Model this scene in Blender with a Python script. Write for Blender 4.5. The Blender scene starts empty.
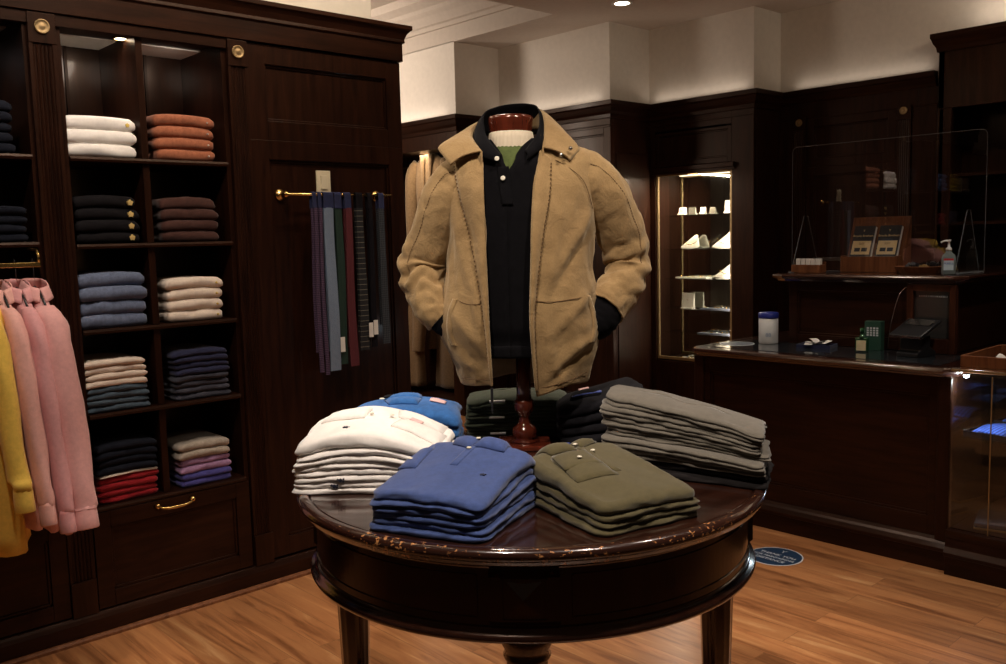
import bpy, bmesh, math, random
from mathutils import Vector, Matrix, noise
sc = bpy.context.scene
COL = sc.collection
PI = math.pi

# ------------------------------------------------------------------ camera
CAM_F = 906.46 / 1006 * 36.0
yaw, pitch, roll = math.radians(47.0286), math.radians(5.9199), math.radians(-1.4794)
fw = Vector((math.cos(yaw)*math.cos(pitch), math.sin(yaw)*math.cos(pitch), -math.sin(pitch)))
rt = Vector((math.sin(yaw), -math.cos(yaw), 0)); up = rt.cross(fw)
r2 = rt*math.cos(roll)+up*math.sin(roll); u2 = -rt*math.sin(roll)+up*math.cos(roll)
cam_d = bpy.data.cameras.new('camera'); cam_d.sensor_width = 36.0; cam_d.lens = CAM_F
cam_d.clip_start = 0.05; cam_d.clip_end = 60
cam = bpy.data.objects.new('camera', cam_d); COL.objects.link(cam)
cam.matrix_world = Matrix(((r2.x, u2.x, -fw.x, 0), (r2.y, u2.y, -fw.y, 0), (r2.z, u2.z, -fw.z, 1.55), (0, 0, 0, 1)))
sc.camera = cam

# ------------------------------------------------------------------ world, exposure, lamps
sc.view_settings.view_transform = 'Standard'; sc.view_settings.look = 'None'
sc.cycles.transparent_max_bounces = 24
sc.view_settings.exposure = 0.1; sc.view_settings.gamma = 1.0; sc.view_settings.use_curve_mapping = False
w = bpy.data.worlds.new('world'); sc.world = w; w.use_nodes = True
w.node_tree.nodes['Background'].inputs[0].default_value = (1.0, 0.72, 0.5, 1)
w.node_tree.nodes['Background'].inputs[1].default_value = 0.03
WARM = (1.0, 0.865, 0.745)
def lamp(name, kind, loc, power, color=WARM, target=None, **kw):
    d = bpy.data.lights.new(name, kind); d.energy = power; d.color = color
    for k, v in kw.items(): setattr(d, k, v)
    o = bpy.data.objects.new(name, d); COL.objects.link(o); o.location = loc
    if target is not None:
        o.rotation_euler = (Vector(target)-Vector(loc)).to_track_quat('-Z', 'Y').to_euler()
    return o
# ceiling downlights, the last two added as fill: (x, y, z, power, cone degrees, aim)
DOWN = [
    (5.245, 4.288, 3.205, 22, 90, (5.1, 4.2, 0)),
    (0.75, 1.25, 3.205, 135, 60, (1.55, 1.85, 1.0)),
    (1.65, 0.65, 3.205, 120, 62, (1.85, 1.7, 0.9)),
    (2.9, 1.2, 3.205, 45, 75, (2.5, 1.5, 0)),
    (1.35, 2.55, 3.205, 40, 85, (1.5, 3.7, 1.1)),
    (0.45, 2.4, 3.205, 60, 80, (0.9, 3.6, 1.1)),
    (3.55, 0.8, 3.205, 75, 85, (3.9, 1.6, 0)),
    (3.4, 2.9, 3.205, 65, 95, (3.3, 2.7, 0)),
    (5.35, 1.9, 3.205, 16, 120, (5.6, 2.0, 0)),
    (2.55, 3.0, 3.205, 55, 70, (2.05, 2.2, 0.9)),  # added to brighten the stacks at the back of the table
    (0.7, 3.05, 3.205, 90, 38, (1.98, 2.15, 1.0)),  # added low-angle fill for the dark green stack shaded by the jacket
]
for i, (x, y, z, p, cone, aim) in enumerate(DOWN):
    lamp('downlight_lamp', 'SPOT', (x, y, z-0.03), p, WARM, aim, spot_size=math.radians(cone), spot_blend=0.7, shadow_soft_size=0.045)
lamp('tray_cove_lamp', 'AREA', (3.9, 7.0, 3.56), 80, (1.0, 0.83, 0.68), (5.2, 6.9, 2.75), shape='RECTANGLE', size=0.25, size_y=4.0)
for (x, y, z, l, p) in ((5.035, 7.2, 2.615, 2.2, 0.9), (5.545, 5.35, 2.615, 1.1, 0.4), (6.045, 4.22, 2.615, 0.85, 0.28), (6.425, 3.1, 2.615, 1.0, 0.25), (6.33, 1.3, 2.84, 2.0, 3.5)):
    o = lamp('crown_uplight', 'AREA', (x, y, z), p, (1.0, 0.84, 0.69), (x+0.12, y, z+1), shape='RECTANGLE', size=0.05, size_y=l)
    o.rotation_euler = (math.pi, math.radians(8), 0)
lamp('cabinet_top_lamp', 'AREA', (2.1, 3.0, 3.17), 18, (1.0, 0.82, 0.62), (2.1, 3.9, 2.9), shape='RECTANGLE', size=1.6, size_y=0.1)
lamp('right_wall_washer', 'AREA', (5.6, 1.2, 3.15), 4, (1.0, 0.8, 0.58), (6.48, 2.1, 2.9), shape='RECTANGLE', size=0.8, size_y=0.1)

# ------------------------------------------------------------------ materials
def new_mat(name):
    m = bpy.data.materials.new(name); m.use_nodes = True
    nt = m.node_tree; b = nt.nodes['Principled BSDF']
    return m, nt, b
def srgb(r, g, b):
    f = lambda c: (c/255/12.92 if c/255 <= 0.04045 else ((c/255+0.055)/1.055)**2.4)
    return (f(r), f(g), f(b), 1)
def N(nt, t, **kw):
    n = nt.nodes.new(t)
    for k, v in kw.items(): setattr(n, k, v)
    return n
def coords(nt, scale=(1, 1, 1), rot=(0, 0, 0)):
    tc = N(nt, 'ShaderNodeTexCoord'); mp = N(nt, 'ShaderNodeMapping')
    mp.inputs['Scale'].default_value = scale; mp.inputs['Rotation'].default_value = rot
    nt.links.new(tc.outputs['Object'], mp.inputs['Vector']); return mp.outputs['Vector']
def ramp(nt, fac, stops):
    r = N(nt, 'ShaderNodeValToRGB'); nt.links.new(fac, r.inputs[0])
    els = r.color_ramp.elements
    els[0].position, els[0].color = stops[0]; els[1].position, els[1].color = stops[-1]
    for p, c in stops[1:-1]:
        e = els.new(p); e.color = c
    return r.outputs[0]
def noise_tex(nt, vec, scale, detail=4, rough=0.55, dist=0.0):
    n = N(nt, 'ShaderNodeTexNoise'); n.inputs['Scale'].default_value = scale
    n.inputs['Detail'].default_value = detail; n.inputs['Roughness'].default_value = rough; n.inputs['Distortion'].default_value = dist
    nt.links.new(vec, n.inputs['Vector']); return n.outputs[0]
def bump(nt, b, h, strength, dist=0.002):
    n = N(nt, 'ShaderNodeBump'); n.inputs['Strength'].default_value = strength; n.inputs['Distance'].default_value = dist
    nt.links.new(h, n.inputs['Height']); nt.links.new(n.outputs[0], b.inputs['Normal'])
def wood(name, c1, c2, rough=0.3, axis='Z', coat=0.4, gs=1.0):
    m, nt, b = new_mat(name)
    s = {'Z': (14, 14, 1.3), 'X': (1.3, 14, 14), 'Y': (14, 1.3, 14)}[axis]
    v = coords(nt, tuple(k*gs for k in s)); n = noise_tex(nt, v, 2.2, 6, 0.6, 0.6)
    c = ramp(nt, n, [(0.3, c1), (0.7, c2)]); nt.links.new(c, b.inputs['Base Color'])
    b.inputs['Roughness'].default_value = rough; b.inputs['Coat Weight'].default_value = coat; b.inputs['Coat Roughness'].default_value = 0.12
    b.inputs['Specular IOR Level'].default_value = 0.5 if coat > 0.5 else 0.22; b.inputs['Specular Tint'].default_value = (1.0, 0.75, 0.6, 1)
    v2 = coords(nt, tuple(k*4 for k in s)); bump(nt, b, noise_tex(nt, v2, 3, 3), 0.12, 0.001)
    return m
def fabric(name, col, var=0.25, rough=0.9, weave=900, sheen=0.15, bs=0.25, col2=None):
    m, nt, b = new_mat(name)
    v = coords(nt)
    n = noise_tex(nt, v, 60, 5, 0.7)
    d = tuple(max(0, c*(1-var)) for c in col[:3])+(1,); l = tuple(min(1, c*(1+var)) for c in col[:3])+(1,)
    if col2: d, l = col2, col
    c = ramp(nt, n, [(0.3, d), (0.7, l)]); nt.links.new(c, b.inputs['Base Color'])
    b.inputs['Roughness'].default_value = rough; b.inputs['Sheen Weight'].default_value = sheen
    b.inputs['Specular IOR Level'].default_value = 0.2
    if max(col[:3]) < 0.03:
        b.inputs['Specular IOR Level'].default_value = 0.05; b.inputs['Sheen Weight'].default_value = 0.02
    bump(nt, b, noise_tex(nt, v, weave/3, 2), bs, 0.001)
    return m
def plain(name, col, rough=0.5, metal=0.0, coat=0.0, **kw):
    m, nt, b = new_mat(name)
    v = coords(nt); n = noise_tex(nt, v, 25, 3)
    c = ramp(nt, n, [(0.2, tuple(k*0.9 for k in col[:3])+(1,)), (0.8, col)]); nt.links.new(c, b.inputs['Base Color'])
    b.inputs['Roughness'].default_value = rough; b.inputs['Metallic'].default_value = metal; b.inputs['Coat Weight'].default_value = coat
    return m
def glass_mat(name, tint=(1, 1, 1, 1), ior=1.45, rough=0.0, solid=False):
    m, nt, b = new_mat(name)
    if solid:
        b.inputs['Transmission Weight'].default_value = 1; b.inputs['Roughness'].default_value = rough; b.inputs['IOR'].default_value = ior; b.inputs['Base Color'].default_value = tint
        return m
    nt.nodes.remove(b); out = nt.nodes['Material Output']
    t = N(nt, 'ShaderNodeBsdfTransparent'); t.inputs[0].default_value = tint
    g = N(nt, 'ShaderNodeBsdfGlossy'); g.inputs['Roughness'].default_value = rough
    f = N(nt, 'ShaderNodeFresnel'); f.inputs['IOR'].default_value = ior
    mx = N(nt, 'ShaderNodeMixShader')
    gm_ = N(nt, 'ShaderNodeNewGeometry'); inv = N(nt, 'ShaderNodeMath', operation='SUBTRACT'); inv.inputs[0].default_value = 1.0; nt.links.new(gm_.outputs['Backfacing'], inv.inputs[1])
    ff = N(nt, 'ShaderNodeMath', operation='MULTIPLY'); nt.links.new(f.outputs[0], ff.inputs[0]); nt.links.new(inv.outputs[0], ff.inputs[1])
    nt.links.new(ff.outputs[0], mx.inputs[0]); nt.links.new(t.outputs[0], mx.inputs[1]); nt.links.new(g.outputs[0], mx.inputs[2]); nt.links.new(mx.outputs[0], out.inputs[0])
    return m
def emit(name, col, s):
    m, nt, b = new_mat(name); b.inputs['Emission Color'].default_value = col; b.inputs['Emission Strength'].default_value = s; b.inputs['Base Color'].default_value = col
    return m
W1, W2 = (0.0075, 0.0023, 0.0012, 1), (0.026, 0.0082, 0.0038, 1)
M = {}
M['wood'] = wood('mahogany', W1, W2, 0.38, 'Z', 0.06)
M['wood_back'] = wood('satin_back_panel', W1, W2, 0.3, 'Z', 0.6)
M['wood_h'] = wood('mahogany_horizontal', W1, W2, 0.38, 'X', 0.06)
M['wood_y'] = wood('mahogany_along_wall', W1, W2, 0.36, 'Y', 0.1)
M['wood_gloss'] = wood('polished_mahogany', (0.012, 0.0035, 0.0022, 1), (0.04, 0.012, 0.0065, 1), 0.2, 'Y', 1.0)
M['table_top'] = wood('table_top_wood', (0.010, 0.0035, 0.0022, 1), (0.036, 0.012, 0.007, 1), 0.16, 'X', 1.0, 0.6)
M['lightwood'] = wood('oiled_oak', (0.09, 0.03, 0.012, 1), (0.2, 0.075, 0.03, 1), 0.45, 'Z', 0.1)
M['redwood'] = wood('red_varnished_wood', (0.05, 0.009, 0.004, 1), (0.12, 0.02, 0.009, 1), 0.2, 'Z', 0.9)
M['brass'] = plain('brass', (0.75, 0.5, 0.18, 1), 0.22, 1.0)
M['brass_dull'] = plain('dull_brass', (0.34, 0.23, 0.11, 1), 0.5, 0.7)
M['chrome'] = plain('chrome', (0.7, 0.7, 0.7, 1), 0.2, 1.0)
M['plate'] = plain('ivory_plastic', (0.8, 0.7, 0.5, 1), 0.4)
M['wall'] = plain('cream_paint', (0.72, 0.66, 0.585, 1), 0.85)
M['ceiling'] = plain('ceiling_paint', (0.6, 0.53, 0.46, 1), 0.9)
M['black'] = plain('black_plastic', (0.012, 0.012, 0.013, 1), 0.35)
M['screen'] = plain('dark_screen', (0.03, 0.028, 0.026, 1), 0.12)
M['white_pl'] = plain('white_plastic', (0.72, 0.72, 0.7, 1), 0.35)
M['blue_pl'] = plain('blue_plastic', (0.02, 0.03, 0.22, 1), 0.35)
M['paper'] = plain('paper', (0.75, 0.72, 0.66, 1), 0.8)
M['pink_label'] = plain('pink_printed_label', (0.8, 0.5, 0.48, 1), 0.8)
M['button'] = plain('pearl_button', (0.8, 0.74, 0.6, 1), 0.3)
M['glass'] = glass_mat('clear_glass', (0.98, 0.99, 0.985, 1), 1.75)
M['acrylic'] = glass_mat('clear_acrylic', (0.98, 0.98, 0.98, 1), 2.0)
M['glass_edge'] = glass_mat('glass_shelf_edge', (0.95, 0.98, 0.97, 1), 1.9)
M['mirror'] = plain('mirror', (0.55, 0.55, 0.52, 1), 0.04, 1.0)
M['stone'] = plain('dark_stone_inlay', (0.02, 0.024, 0.028, 1), 0.08, 0, 0.6)
M['navy'] = fabric('navy_cloth', srgb(28, 32, 60))
M['lamp_glow'] = emit('lamp_glow', (1.0, 0.86, 0.66, 1), 14)
M['led'] = emit('cool_led_glow', (0.75, 0.9, 1.0, 1), 25)

# chipped table rim: dark varnish with worn specks of bare wood
def rim_material():
    m, nt, b = new_mat('chipped_varnish')
    v = coords(nt); n1 = noise_tex(nt, coords(nt, (6, 6, 9)), 13, 4, 0.65); n2 = noise_tex(nt, v, 3.4, 2)
    mul = N(nt, 'ShaderNodeMath', operation='MULTIPLY_ADD'); nt.links.new(n2, mul.inputs[0]); mul.inputs[1].default_value = 0.35; nt.links.new(n1, mul.inputs[2])
    f = ramp(nt, mul.outputs[0], [(0.79, (0, 0, 0, 1)), (0.805, (1, 1, 1, 1))])
    mx = N(nt, 'ShaderNodeMix', data_type='RGBA'); nt.links.new(f, mx.inputs[0])
    mx.inputs[6].default_value = (0.025, 0.008, 0.005, 1); mx.inputs[7].default_value = (0.45, 0.2, 0.07, 1)
    nt.links.new(mx.outputs[2], b.inputs['Base Color']); b.inputs['Roughness'].default_value = 0.2; b.inputs['Coat Weight'].default_value = 0.8
    return m
M['rim'] = rim_material()

def floor_material():
    m, nt, b = new_mat('oak_planks')
    v = coords(nt, (1, 1, 1), (0, 0, PI/2))
    br = N(nt, 'ShaderNodeTexBrick'); br.offset = 0.37; br.inputs['Scale'].default_value = 1.0
    br.inputs['Brick Width'].default_value = 1.25; br.inputs['Row Height'].default_value = 0.125; br.inputs['Mortar Size'].default_value = 0.0014
    br.inputs['Color1'].default_value = (0.35, 0.35, 0.35, 1); br.inputs['Color2'].default_value = (1, 1, 1, 1); br.inputs['Mortar'].default_value = (0.12, 0.12, 0.12, 1)
    br.inputs['Bias'].default_value = 0.0
    nt.links.new(v, br.inputs['Vector'])
    # per plank offset of the grain
    sep = N(nt, 'ShaderNodeVectorMath', operation='ADD'); nt.links.new(coords(nt, (9, 0.7, 9)), sep.inputs[0])
    sc3 = N(nt, 'ShaderNodeVectorMath', operation='SCALE'); sc3.inputs[3].default_value = 9; nt.links.new(br.outputs[0], sc3.inputs[0]); nt.links.new(sc3.outputs[0], sep.inputs[1])
    g = noise_tex(nt, sep.outputs[0], 1.7, 7, 0.62, 1.2)
    c = ramp(nt, g, [(0.3, srgb(112, 66, 36)), (0.48, srgb(166, 110, 68)), (0.6, srgb(178, 122, 76)), (0.72, srgb(206, 156, 106))])
    mx = N(nt, 'ShaderNodeMix', data_type='RGBA', blend_type='MULTIPLY'); mx.inputs[0].default_value = 0.55
    nt.links.new(c, mx.inputs[6]); nt.links.new(br.outputs[0], mx.inputs[7]); nt.links.new(mx.outputs[2], b.inputs['Base Color'])
    b.inputs['Roughness'].default_value = 0.32; b.inputs['Specular IOR Level'].default_value = 0.45
    bump(nt, b, br.outputs[1], 0.15, -0.001)
    return m
M['floor'] = floor_material()

def stripes(name, c1, c2, scale, axis=2, thin=0.2, c1b=None):
    m, nt, b = new_mat(name)
    v = coords(nt); s = N(nt, 'ShaderNodeSeparateXYZ'); nt.links.new(v, s.inputs[0])
    mu = N(nt, 'ShaderNodeMath', operation='MULTIPLY'); mu.inputs[1].default_value = scale; nt.links.new(s.outputs[axis], mu.inputs[0])
    fr = N(nt, 'ShaderNodeMath', operation='FRACT'); nt.links.new(mu.outputs[0], fr.inputs[0])
    lt = N(nt, 'ShaderNodeMath', operation='LESS_THAN'); lt.inputs[1].default_value = thin; nt.links.new(fr.outputs[0], lt.inputs[0])
    mx = N(nt, 'ShaderNodeMix', data_type='RGBA'); nt.links.new(lt.outputs[0], mx.inputs[0]); mx.inputs[6].default_value = c1; mx.inputs[7].default_value = c2
    nt.links.new(mx.outputs[2], b.inputs['Base Color']); b.inputs['Roughness'].default_value = 0.85
    return m
def knit(name, c1, c2, scale=260):
    m, nt, b = new_mat(name)
    ck = N(nt, 'ShaderNodeTexChecker'); ck.inputs['Scale'].default_value = scale; ck.inputs[1].default_value = c1; ck.inputs[2].default_value = c2
    nt.links.new(coords(nt, (1, 0.01, 1), (0, 0.785, 0)), ck.inputs[0]); nt.links.new(ck.outputs[0], b.inputs['Base Color']); b.inputs['Roughness'].default_value = 0.9
    return m

# ------------------------------------------------------------------ mesh helpers
class MB:
    def __init__(s): s.v = []; s.f = []
    def add(s, vs, fs):
        o = len(s.v); s.v += [tuple(p) for p in vs]; s.f += [tuple(i+o for i in f) for f in fs]; return s
    def box(s, x0, x1, y0, y1, z0, z1):
        return s.add([(x0, y0, z0), (x1, y0, z0), (x1, y1, z0), (x0, y1, z0), (x0, y0, z1), (x1, y0, z1), (x1, y1, z1), (x0, y1, z1)],
                     [(0, 3, 2, 1), (4, 5, 6, 7), (0, 1, 5, 4), (1, 2, 6, 5), (2, 3, 7, 6), (3, 0, 4, 7)])
    def rot_box(s, c, sx, sy, sz, ang, tilt=0.0, axis='Z'):
        R = Matrix.Rotation(ang, 3, 'Z') @ Matrix.Rotation(tilt, 3, 'X')
        b = MB().box(-sx/2, sx/2, -sy/2, sy/2, -sz/2, sz/2)
        return s.add([R @ Vector(p)+Vector(c) for p in b.v], b.f)
    def prism(s, poly, axis, a0, a1):
        n = len(poly); vs = []
        for a in (a0, a1):
            for p, q in poly:
                vs.append({'X': (a, p, q), 'Y': (p, a, q), 'Z': (p, q, a)}[axis])
        return s.add(vs, [tuple(range(n))[::-1], tuple(range(n, 2*n))]+[(i, (i+1) % n, n+(i+1) % n, n+i) for i in range(n)])
    def lathe(s, prof, c=(0, 0, 0), seg=32, axis='Z', a0=0.0, fl=None, cap=True):
        n = len(prof); vs = []
        for i in range(seg):
            a = 2*PI*i/seg+a0; k = fl(a) if fl else 1.0
            for r, z in prof:
                x, y = r*k*math.cos(a), r*k*math.sin(a)
                p = {'Z': (x, y, z), 'Y': (x, z, y), 'X': (z, x, y)}[axis]
                vs.append((p[0]+c[0], p[1]+c[1], p[2]+c[2]))
        fs = [(i*n+j, ((i+1) % seg)*n+j, ((i+1) % seg)*n+j+1, i*n+j+1) for i in range(seg) for j in range(n-1)]
        if cap: fs += [tuple(i*n for i in range(seg))[::-1], tuple(i*n+n-1 for i in range(seg))]
        return s.add(vs, fs)
    def tube(s, path, rad, seg=10, cap=True):
        path = [Vector(p) for p in path]; n = len(path); rr = rad if isinstance(rad, (list, tuple)) else [rad]*n
        t0 = (path[1]-path[0]).normalized(); ref = Vector((0, 0, 1)) if abs(t0.z) < 0.9 else Vector((1, 0, 0))
        u = t0.cross(ref).normalized(); vs = []
        for i, p in enumerate(path):
            t = (path[min(i+1, n-1)]-path[max(i-1, 0)]).normalized()
            u = (u-t*u.dot(t)).normalized(); w_ = t.cross(u)
            for k in range(seg):
                a = 2*PI*k/seg; vs.append(p+(u*math.cos(a)+w_*math.sin(a))*rr[i])
        fs = [(i*seg+k, i*seg+(k+1) % seg, (i+1)*seg+(k+1) % seg, (i+1)*seg+k) for i in range(n-1) for k in range(seg)]
        if cap: fs += [tuple(range(seg))[::-1], tuple((n-1)*seg+k for k in range(seg))]
        return s.add(vs, fs)
    def grid(s, pts, closed_u=False):
        R = len(pts); Cn = len(pts[0]); vs = [p for row in pts for p in row]
        fs = []
        for i in range(R-1):
            for j in range(Cn if closed_u else Cn-1):
                k = (j+1) % Cn; fs.append((i*Cn+j, i*Cn+k, (i+1)*Cn+k, (i+1)*Cn+j))
        return s.add(vs, fs)
    def sweep(s, path, prof, close=False):
        """profile (out, z) swept along a plan polyline with mitred corners; out is to the left of travel"""
        n = len(path); rows = []
        for i, p in enumerate(path):
            p = Vector(p)
            def nrm(a, b):
                d = (Vector(b)-Vector(a)).normalized(); return Vector((-d.y, d.x))
            if close or 0 < i < n-1:
                n1 = nrm(path[i-1], path[i]); n2 = nrm(path[i], path[(i+1) % n]); m = (n1+n2); m = m/(m.dot(n1))
            elif i == 0: m = nrm(path[0], path[1])
            else: m = nrm(path[-2], path[-1])
            rows.append([(p.x+m.x*o, p.y+m.y*o, z) for o, z in prof])
        k = len(prof); vs = [q for r in rows for q in r]; fs = []
        for i in range(n if close else n-1):
            j2 = (i+1) % n
            for j in range(k): fs.append((i*k+j, j2*k+j, j2*k+(j+1) % k, i*k+(j+1) % k))
        if not close: fs += [tuple(range(k)), tuple((n-1)*k+j for j in range(k))[::-1]]
        return s.add(vs, fs)
    def mesh(s, name, mat, smooth=False):
        me = bpy.data.meshes.new(name); me.from_pydata(s.v, [], s.f); me.materials.append(mat)
        bm = bmesh.new(); bm.from_mesh(me); bmesh.ops.recalc_face_normals(bm, faces=bm.faces); bm.to_mesh(me); bm.free()
        if smooth:
            me.polygons.foreach_set('use_smooth', [True]*len(me.polygons))
        me.update(); return me
def tag(o, label=None, cat=None, group=None, kind=None):
    if label: o['label'] = label
    if cat: o['category'] = cat
    if group: o['group'] = group
    if kind: o['kind'] = kind
    return o
def thing(name, label, cat, loc=(0, 0, 0), rz=0.0, group=None):
    o = bpy.data.objects.new(name, None); o.empty_display_size = 0.05; COL.objects.link(o); o.location = loc; o.rotation_euler = (0, 0, rz)
    return tag(o, label, cat, group)
def obj(name, mb, mat, parent=None, world=False, smooth=False, bevel=0.0, sub=0, solid=0.0, loc=None, label=None, autosm=None):
    """link ONE mesh object. world=True: the vertices are world coordinates and the (unrotated) parents are subtracted"""
    if world and parent is not None:
        off = Vector((0, 0, 0)); q = parent
        while q is not None: off += q.location; q = q.parent
        mb.v = [(p[0]-off.x, p[1]-off.y, p[2]-off.z) for p in mb.v]
    if loc is not None: mb.v = [(p[0]-loc[0], p[1]-loc[1], p[2]-loc[2]) for p in mb.v]
    o = bpy.data.objects.new(name, mb.mesh(name, M[mat] if isinstance(mat, str) else mat, smooth)); COL.objects.link(o)
    if loc is not None: o.location = loc
    if parent is not None: o.parent = parent
    if solid:
        md = o.modifiers.new('solid', 'SOLIDIFY'); md.thickness = solid; md.offset = 0
    if bevel:
        md = o.modifiers.new('bevel', 'BEVEL'); md.width = bevel; md.segments = 2; md.limit_method = 'ANGLE'
    if sub:
        md = o.modifiers.new('sub', 'SUBSURF'); md.levels = sub; md.render_levels = sub
    if label: o['label'] = label
    return o
def struct(name, mb, mat, **kw): return tag(obj(name, mb, mat, **kw), kind='structure')
def nz(x, y, z): return noise.noise(Vector((x, y, z)))
def lerp(a, b, t): return a+(b-a)*t
def interp(rows, t):
    """piecewise smooth interpolation of tuples (t, ...)"""
    if t <= rows[0][0]: return rows[0][1:]
    for a, b in zip(rows, rows[1:]):
        if t <= b[0]:
            k = (t-a[0])/(b[0]-a[0]); return tuple(lerp(p, q, k) for p, q in zip(a[1:], b[1:]))
    return rows[-1][1:]
def spline(pts, n):
    """Catmull-Rom through tuples, n samples"""
    out = []; m = len(pts)-1
    for i in range(n):
        t = i/(n-1)*m; k = min(int(t), m-1); f = t-k
        p0, p1, p2, p3 = pts[max(k-1, 0)], pts[k], pts[k+1], pts[min(k+2, m)]
        out.append(tuple(0.5*((2*b)+(-a+c)*f+(2*a-5*b+4*c-d)*f*f+(-a+3*b-3*c+d)*f**3) for a, b, c, d in zip(p0, p1, p2, p3)))
    return out

# ================================================================== SETTING
mb = MB().box(-3, 8, -2.5, 10, -0.1, 0); struct('floor', mb, 'floor')
mb = MB().box(-3, 8, -2.5, 4.82, 3.205, 3.75).box(5.09, 8, 4.82, 10, 3.205, 3.75).box(-3, 5.09, 4.82, 10, 3.6, 3.75)
struct('ceiling', mb, 'ceiling')
# tray crown moulding, stepped
prof = [(0, 3.34), (0.02, 3.34), (0.03, 3.37), (0.05, 3.38), (0.09, 3.44), (0.12, 3.47), (0.13, 3.50), (0.2, 3.54), (0.22, 3.6), (0, 3.6)]
struct('trim_1', MB().sweep([(5.09, 4.82), (5.09, 10)], prof), 'ceiling')
struct('trim_2', MB().sweep([(-3, 4.82), (5.09, 4.82)], [(o, z) for o, z in prof]), 'ceiling')
# cream walls above the panelling (steps back towards the right)
STEP = [(5.09, 10), (5.09, 5.98), (5.6, 5.98), (5.6, 4.71), (6.1, 4.71), (6.1, 3.74), (6.48, 3.74), (6.48, -2.5)]
mb = MB()
mb.prism([(x, y) for x, y in STEP]+[(6.8, -2.5), (6.8, 10)], 'Z', 2.55, 3.21)
struct('wall_back', mb, 'wall')
mb = MB(); mb.prism([(x, y) for x, y in [(5.88, 5.98), (5.88, 4.75), (6.3, 4.75), (6.3, 3.80), (6.72, 3.80), (6.72, -2.5)]]+[(6.8, -2.5), (6.8, 5.98)], 'Z', 0, 2.55)
struct('wall_back_lower', mb, 'wood')
struct('wall_left', MB().box(-3, 2.775, 3.9, 4.3, 2.4, 3.21), 'wall')
struct('wall_left_lower', MB().box(-3, 2.79, 4.13, 4.3, 0, 2.4), 'wood')
struct('wall_far', MB().box(-3, 6.8, 10, 10.2, 0, 3.7), 'wall')
# crown of the back wall panelling
cp = [(0, 2.47), (0.012, 2.47), (0.018, 2.50), (0.035, 2.52), (0.05, 2.56), (0.06, 2.565), (0.065, 2.60), (0, 2.60)]
struct('trim_3', MB().sweep([(x, y) for x, y in STEP[:-1]+[(6.48, 2.56)]][::-1], cp), 'wood_y', bevel=0.003)
# back wall panelling faces
def panel_X(mb, x, y0, y1, z0, z1, st=0.07, rec=0.018, th=0.04):
    """framed recessed panel facing -X"""
    mb.box(x, x+th, y0, y0+st, z0, z1).box(x, x+th, y1-st, y1, z0, z1).box(x, x+th, y0+st, y1-st, z1-st, z1).box(x, x+th, y0+st, y1-st, z0, z0+st)
    mb.box(x+rec, x+th, y0+st, y1-st, z0+st, z1-st)
    b = 0.012
    mb.box(x+rec-0.008, x+rec+0.002, y0+st, y0+st+b, z0+st, z1-st).box(x+rec-0.008, x+rec+0.002, y1-st-b, y1-st, z0+st, z1-st)
    mb.box(x+rec-0.008, x+rec+0.002, y0+st, y1-st, z1-st-b, z1-st).box(x+rec-0.008, x+rec+0.002, y0+st, y1-st, z0+st, z0+st+b)
def panel_Y(mb, y, x0, x1, z0, z1, st=0.07, rec=0.016, th=0.04):
    mb.box(x0, x0+st, y, y+th, z0, z1).box(x1-st, x1, y, y+th, z0, z1).box(x0+st, x1-st, y, y+th, z1-st, z1).box(x0+st, x1-st, y, y+th, z0, z0+st)
    mb.box(x0+st, x1-st, y+rec, y+th, z0+st, z1-st)
    b = 0.011
    mb.box(x0+st, x0+st+b, y+rec-0.007, y+rec+0.002, z0+st, z1-st).box(x1-st-b, x1-st, y+rec-0.007, y+rec+0.002, z0+st, z1-st)
    mb.box(x0+st, x1-st, y+rec-0.007, y+rec+0.002, z1-st-b, z1-st).box(x0+st, x1-st, y+rec-0.007, y+rec+0.002, z0+st, z0+st+b)
# section with the suit alcove (X = 5.09)
mb = MB()
mb.box(5.09, 5.13, 5.98, 6.12, 0, 2.5).box(5.09, 5.13, 6.12, 9.9, 2.34, 2.5).box(5.13, 5.6, 5.98, 6.02, 0, 2.5)
mb.box(5.09, 5.13, 7.55, 9.9, 0, 2.34).box(5.13, 5.9, 5.98, 10, 2.34, 2.38).box(5.84, 5.9, 6.02, 9.9, 0, 2.34).box(5.13, 5.84, 7.55, 7.6, 0, 2.34)
mb.box(5.09, 5.84, 6.12, 7.55, 0, 0.1)
struct('trim_4', mb, 'wood', bevel=0.003)
mb = MB(); panel_X(mb, 5.6, 4.71, 5.34, 1.1, 2.42); panel_X(mb, 5.6, 5.34, 5.98, 1.1, 2.42); panel_X(mb, 5.6, 4.71, 5.34, 0.15, 1.1); panel_X(mb, 5.6, 5.34, 5.98, 0.15, 1.1)
mb.box(5.6, 5.64, 4.71, 5.98, 2.42, 2.5).box(5.59, 5.64, 4.71, 5.98, 0, 0.15).box(5.594, 5.6, 4.71, 5.98, 2.40, 2.415)
mb.box(5.64, 6.1, 4.71, 4.75, 0, 2.5).box(5.66, 6.08, 4.702, 4.712, 0.2, 2.2)
struct('trim_5', mb, 'wood', bevel=0.003)
# vitrine bay (X = 6.1): surround
mb = MB()
mb.box(6.1, 6.14, 4.66, 4.71, 0, 2.5).box(6.1, 6.14, 3.74, 3.93, 0, 2.5).box(6.1, 6.14, 3.93, 4.66, 2.36, 2.5).box(6.1, 6.14, 3.93, 4.66, 0, 0.5)
panel_X(mb, 6.1, 3.93, 4.66, 2.09, 2.38, 0.04)
mb.box(6.07, 6.12, 3.90, 4.69, 2.05, 2.085).box(6.085, 6.12, 3.90, 4.69, 2.03, 2.05)
mb.box(6.14, 6.5, 3.74, 3.78, 0, 2.5).box(6.095, 6.1, 3.74, 4.71, 2.42, 2.435)
mb.box(6.14, 6.3, 3.78, 3.93, 0, 2.5)
struct('trim_6', mb, 'wood', bevel=0.003)
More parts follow.
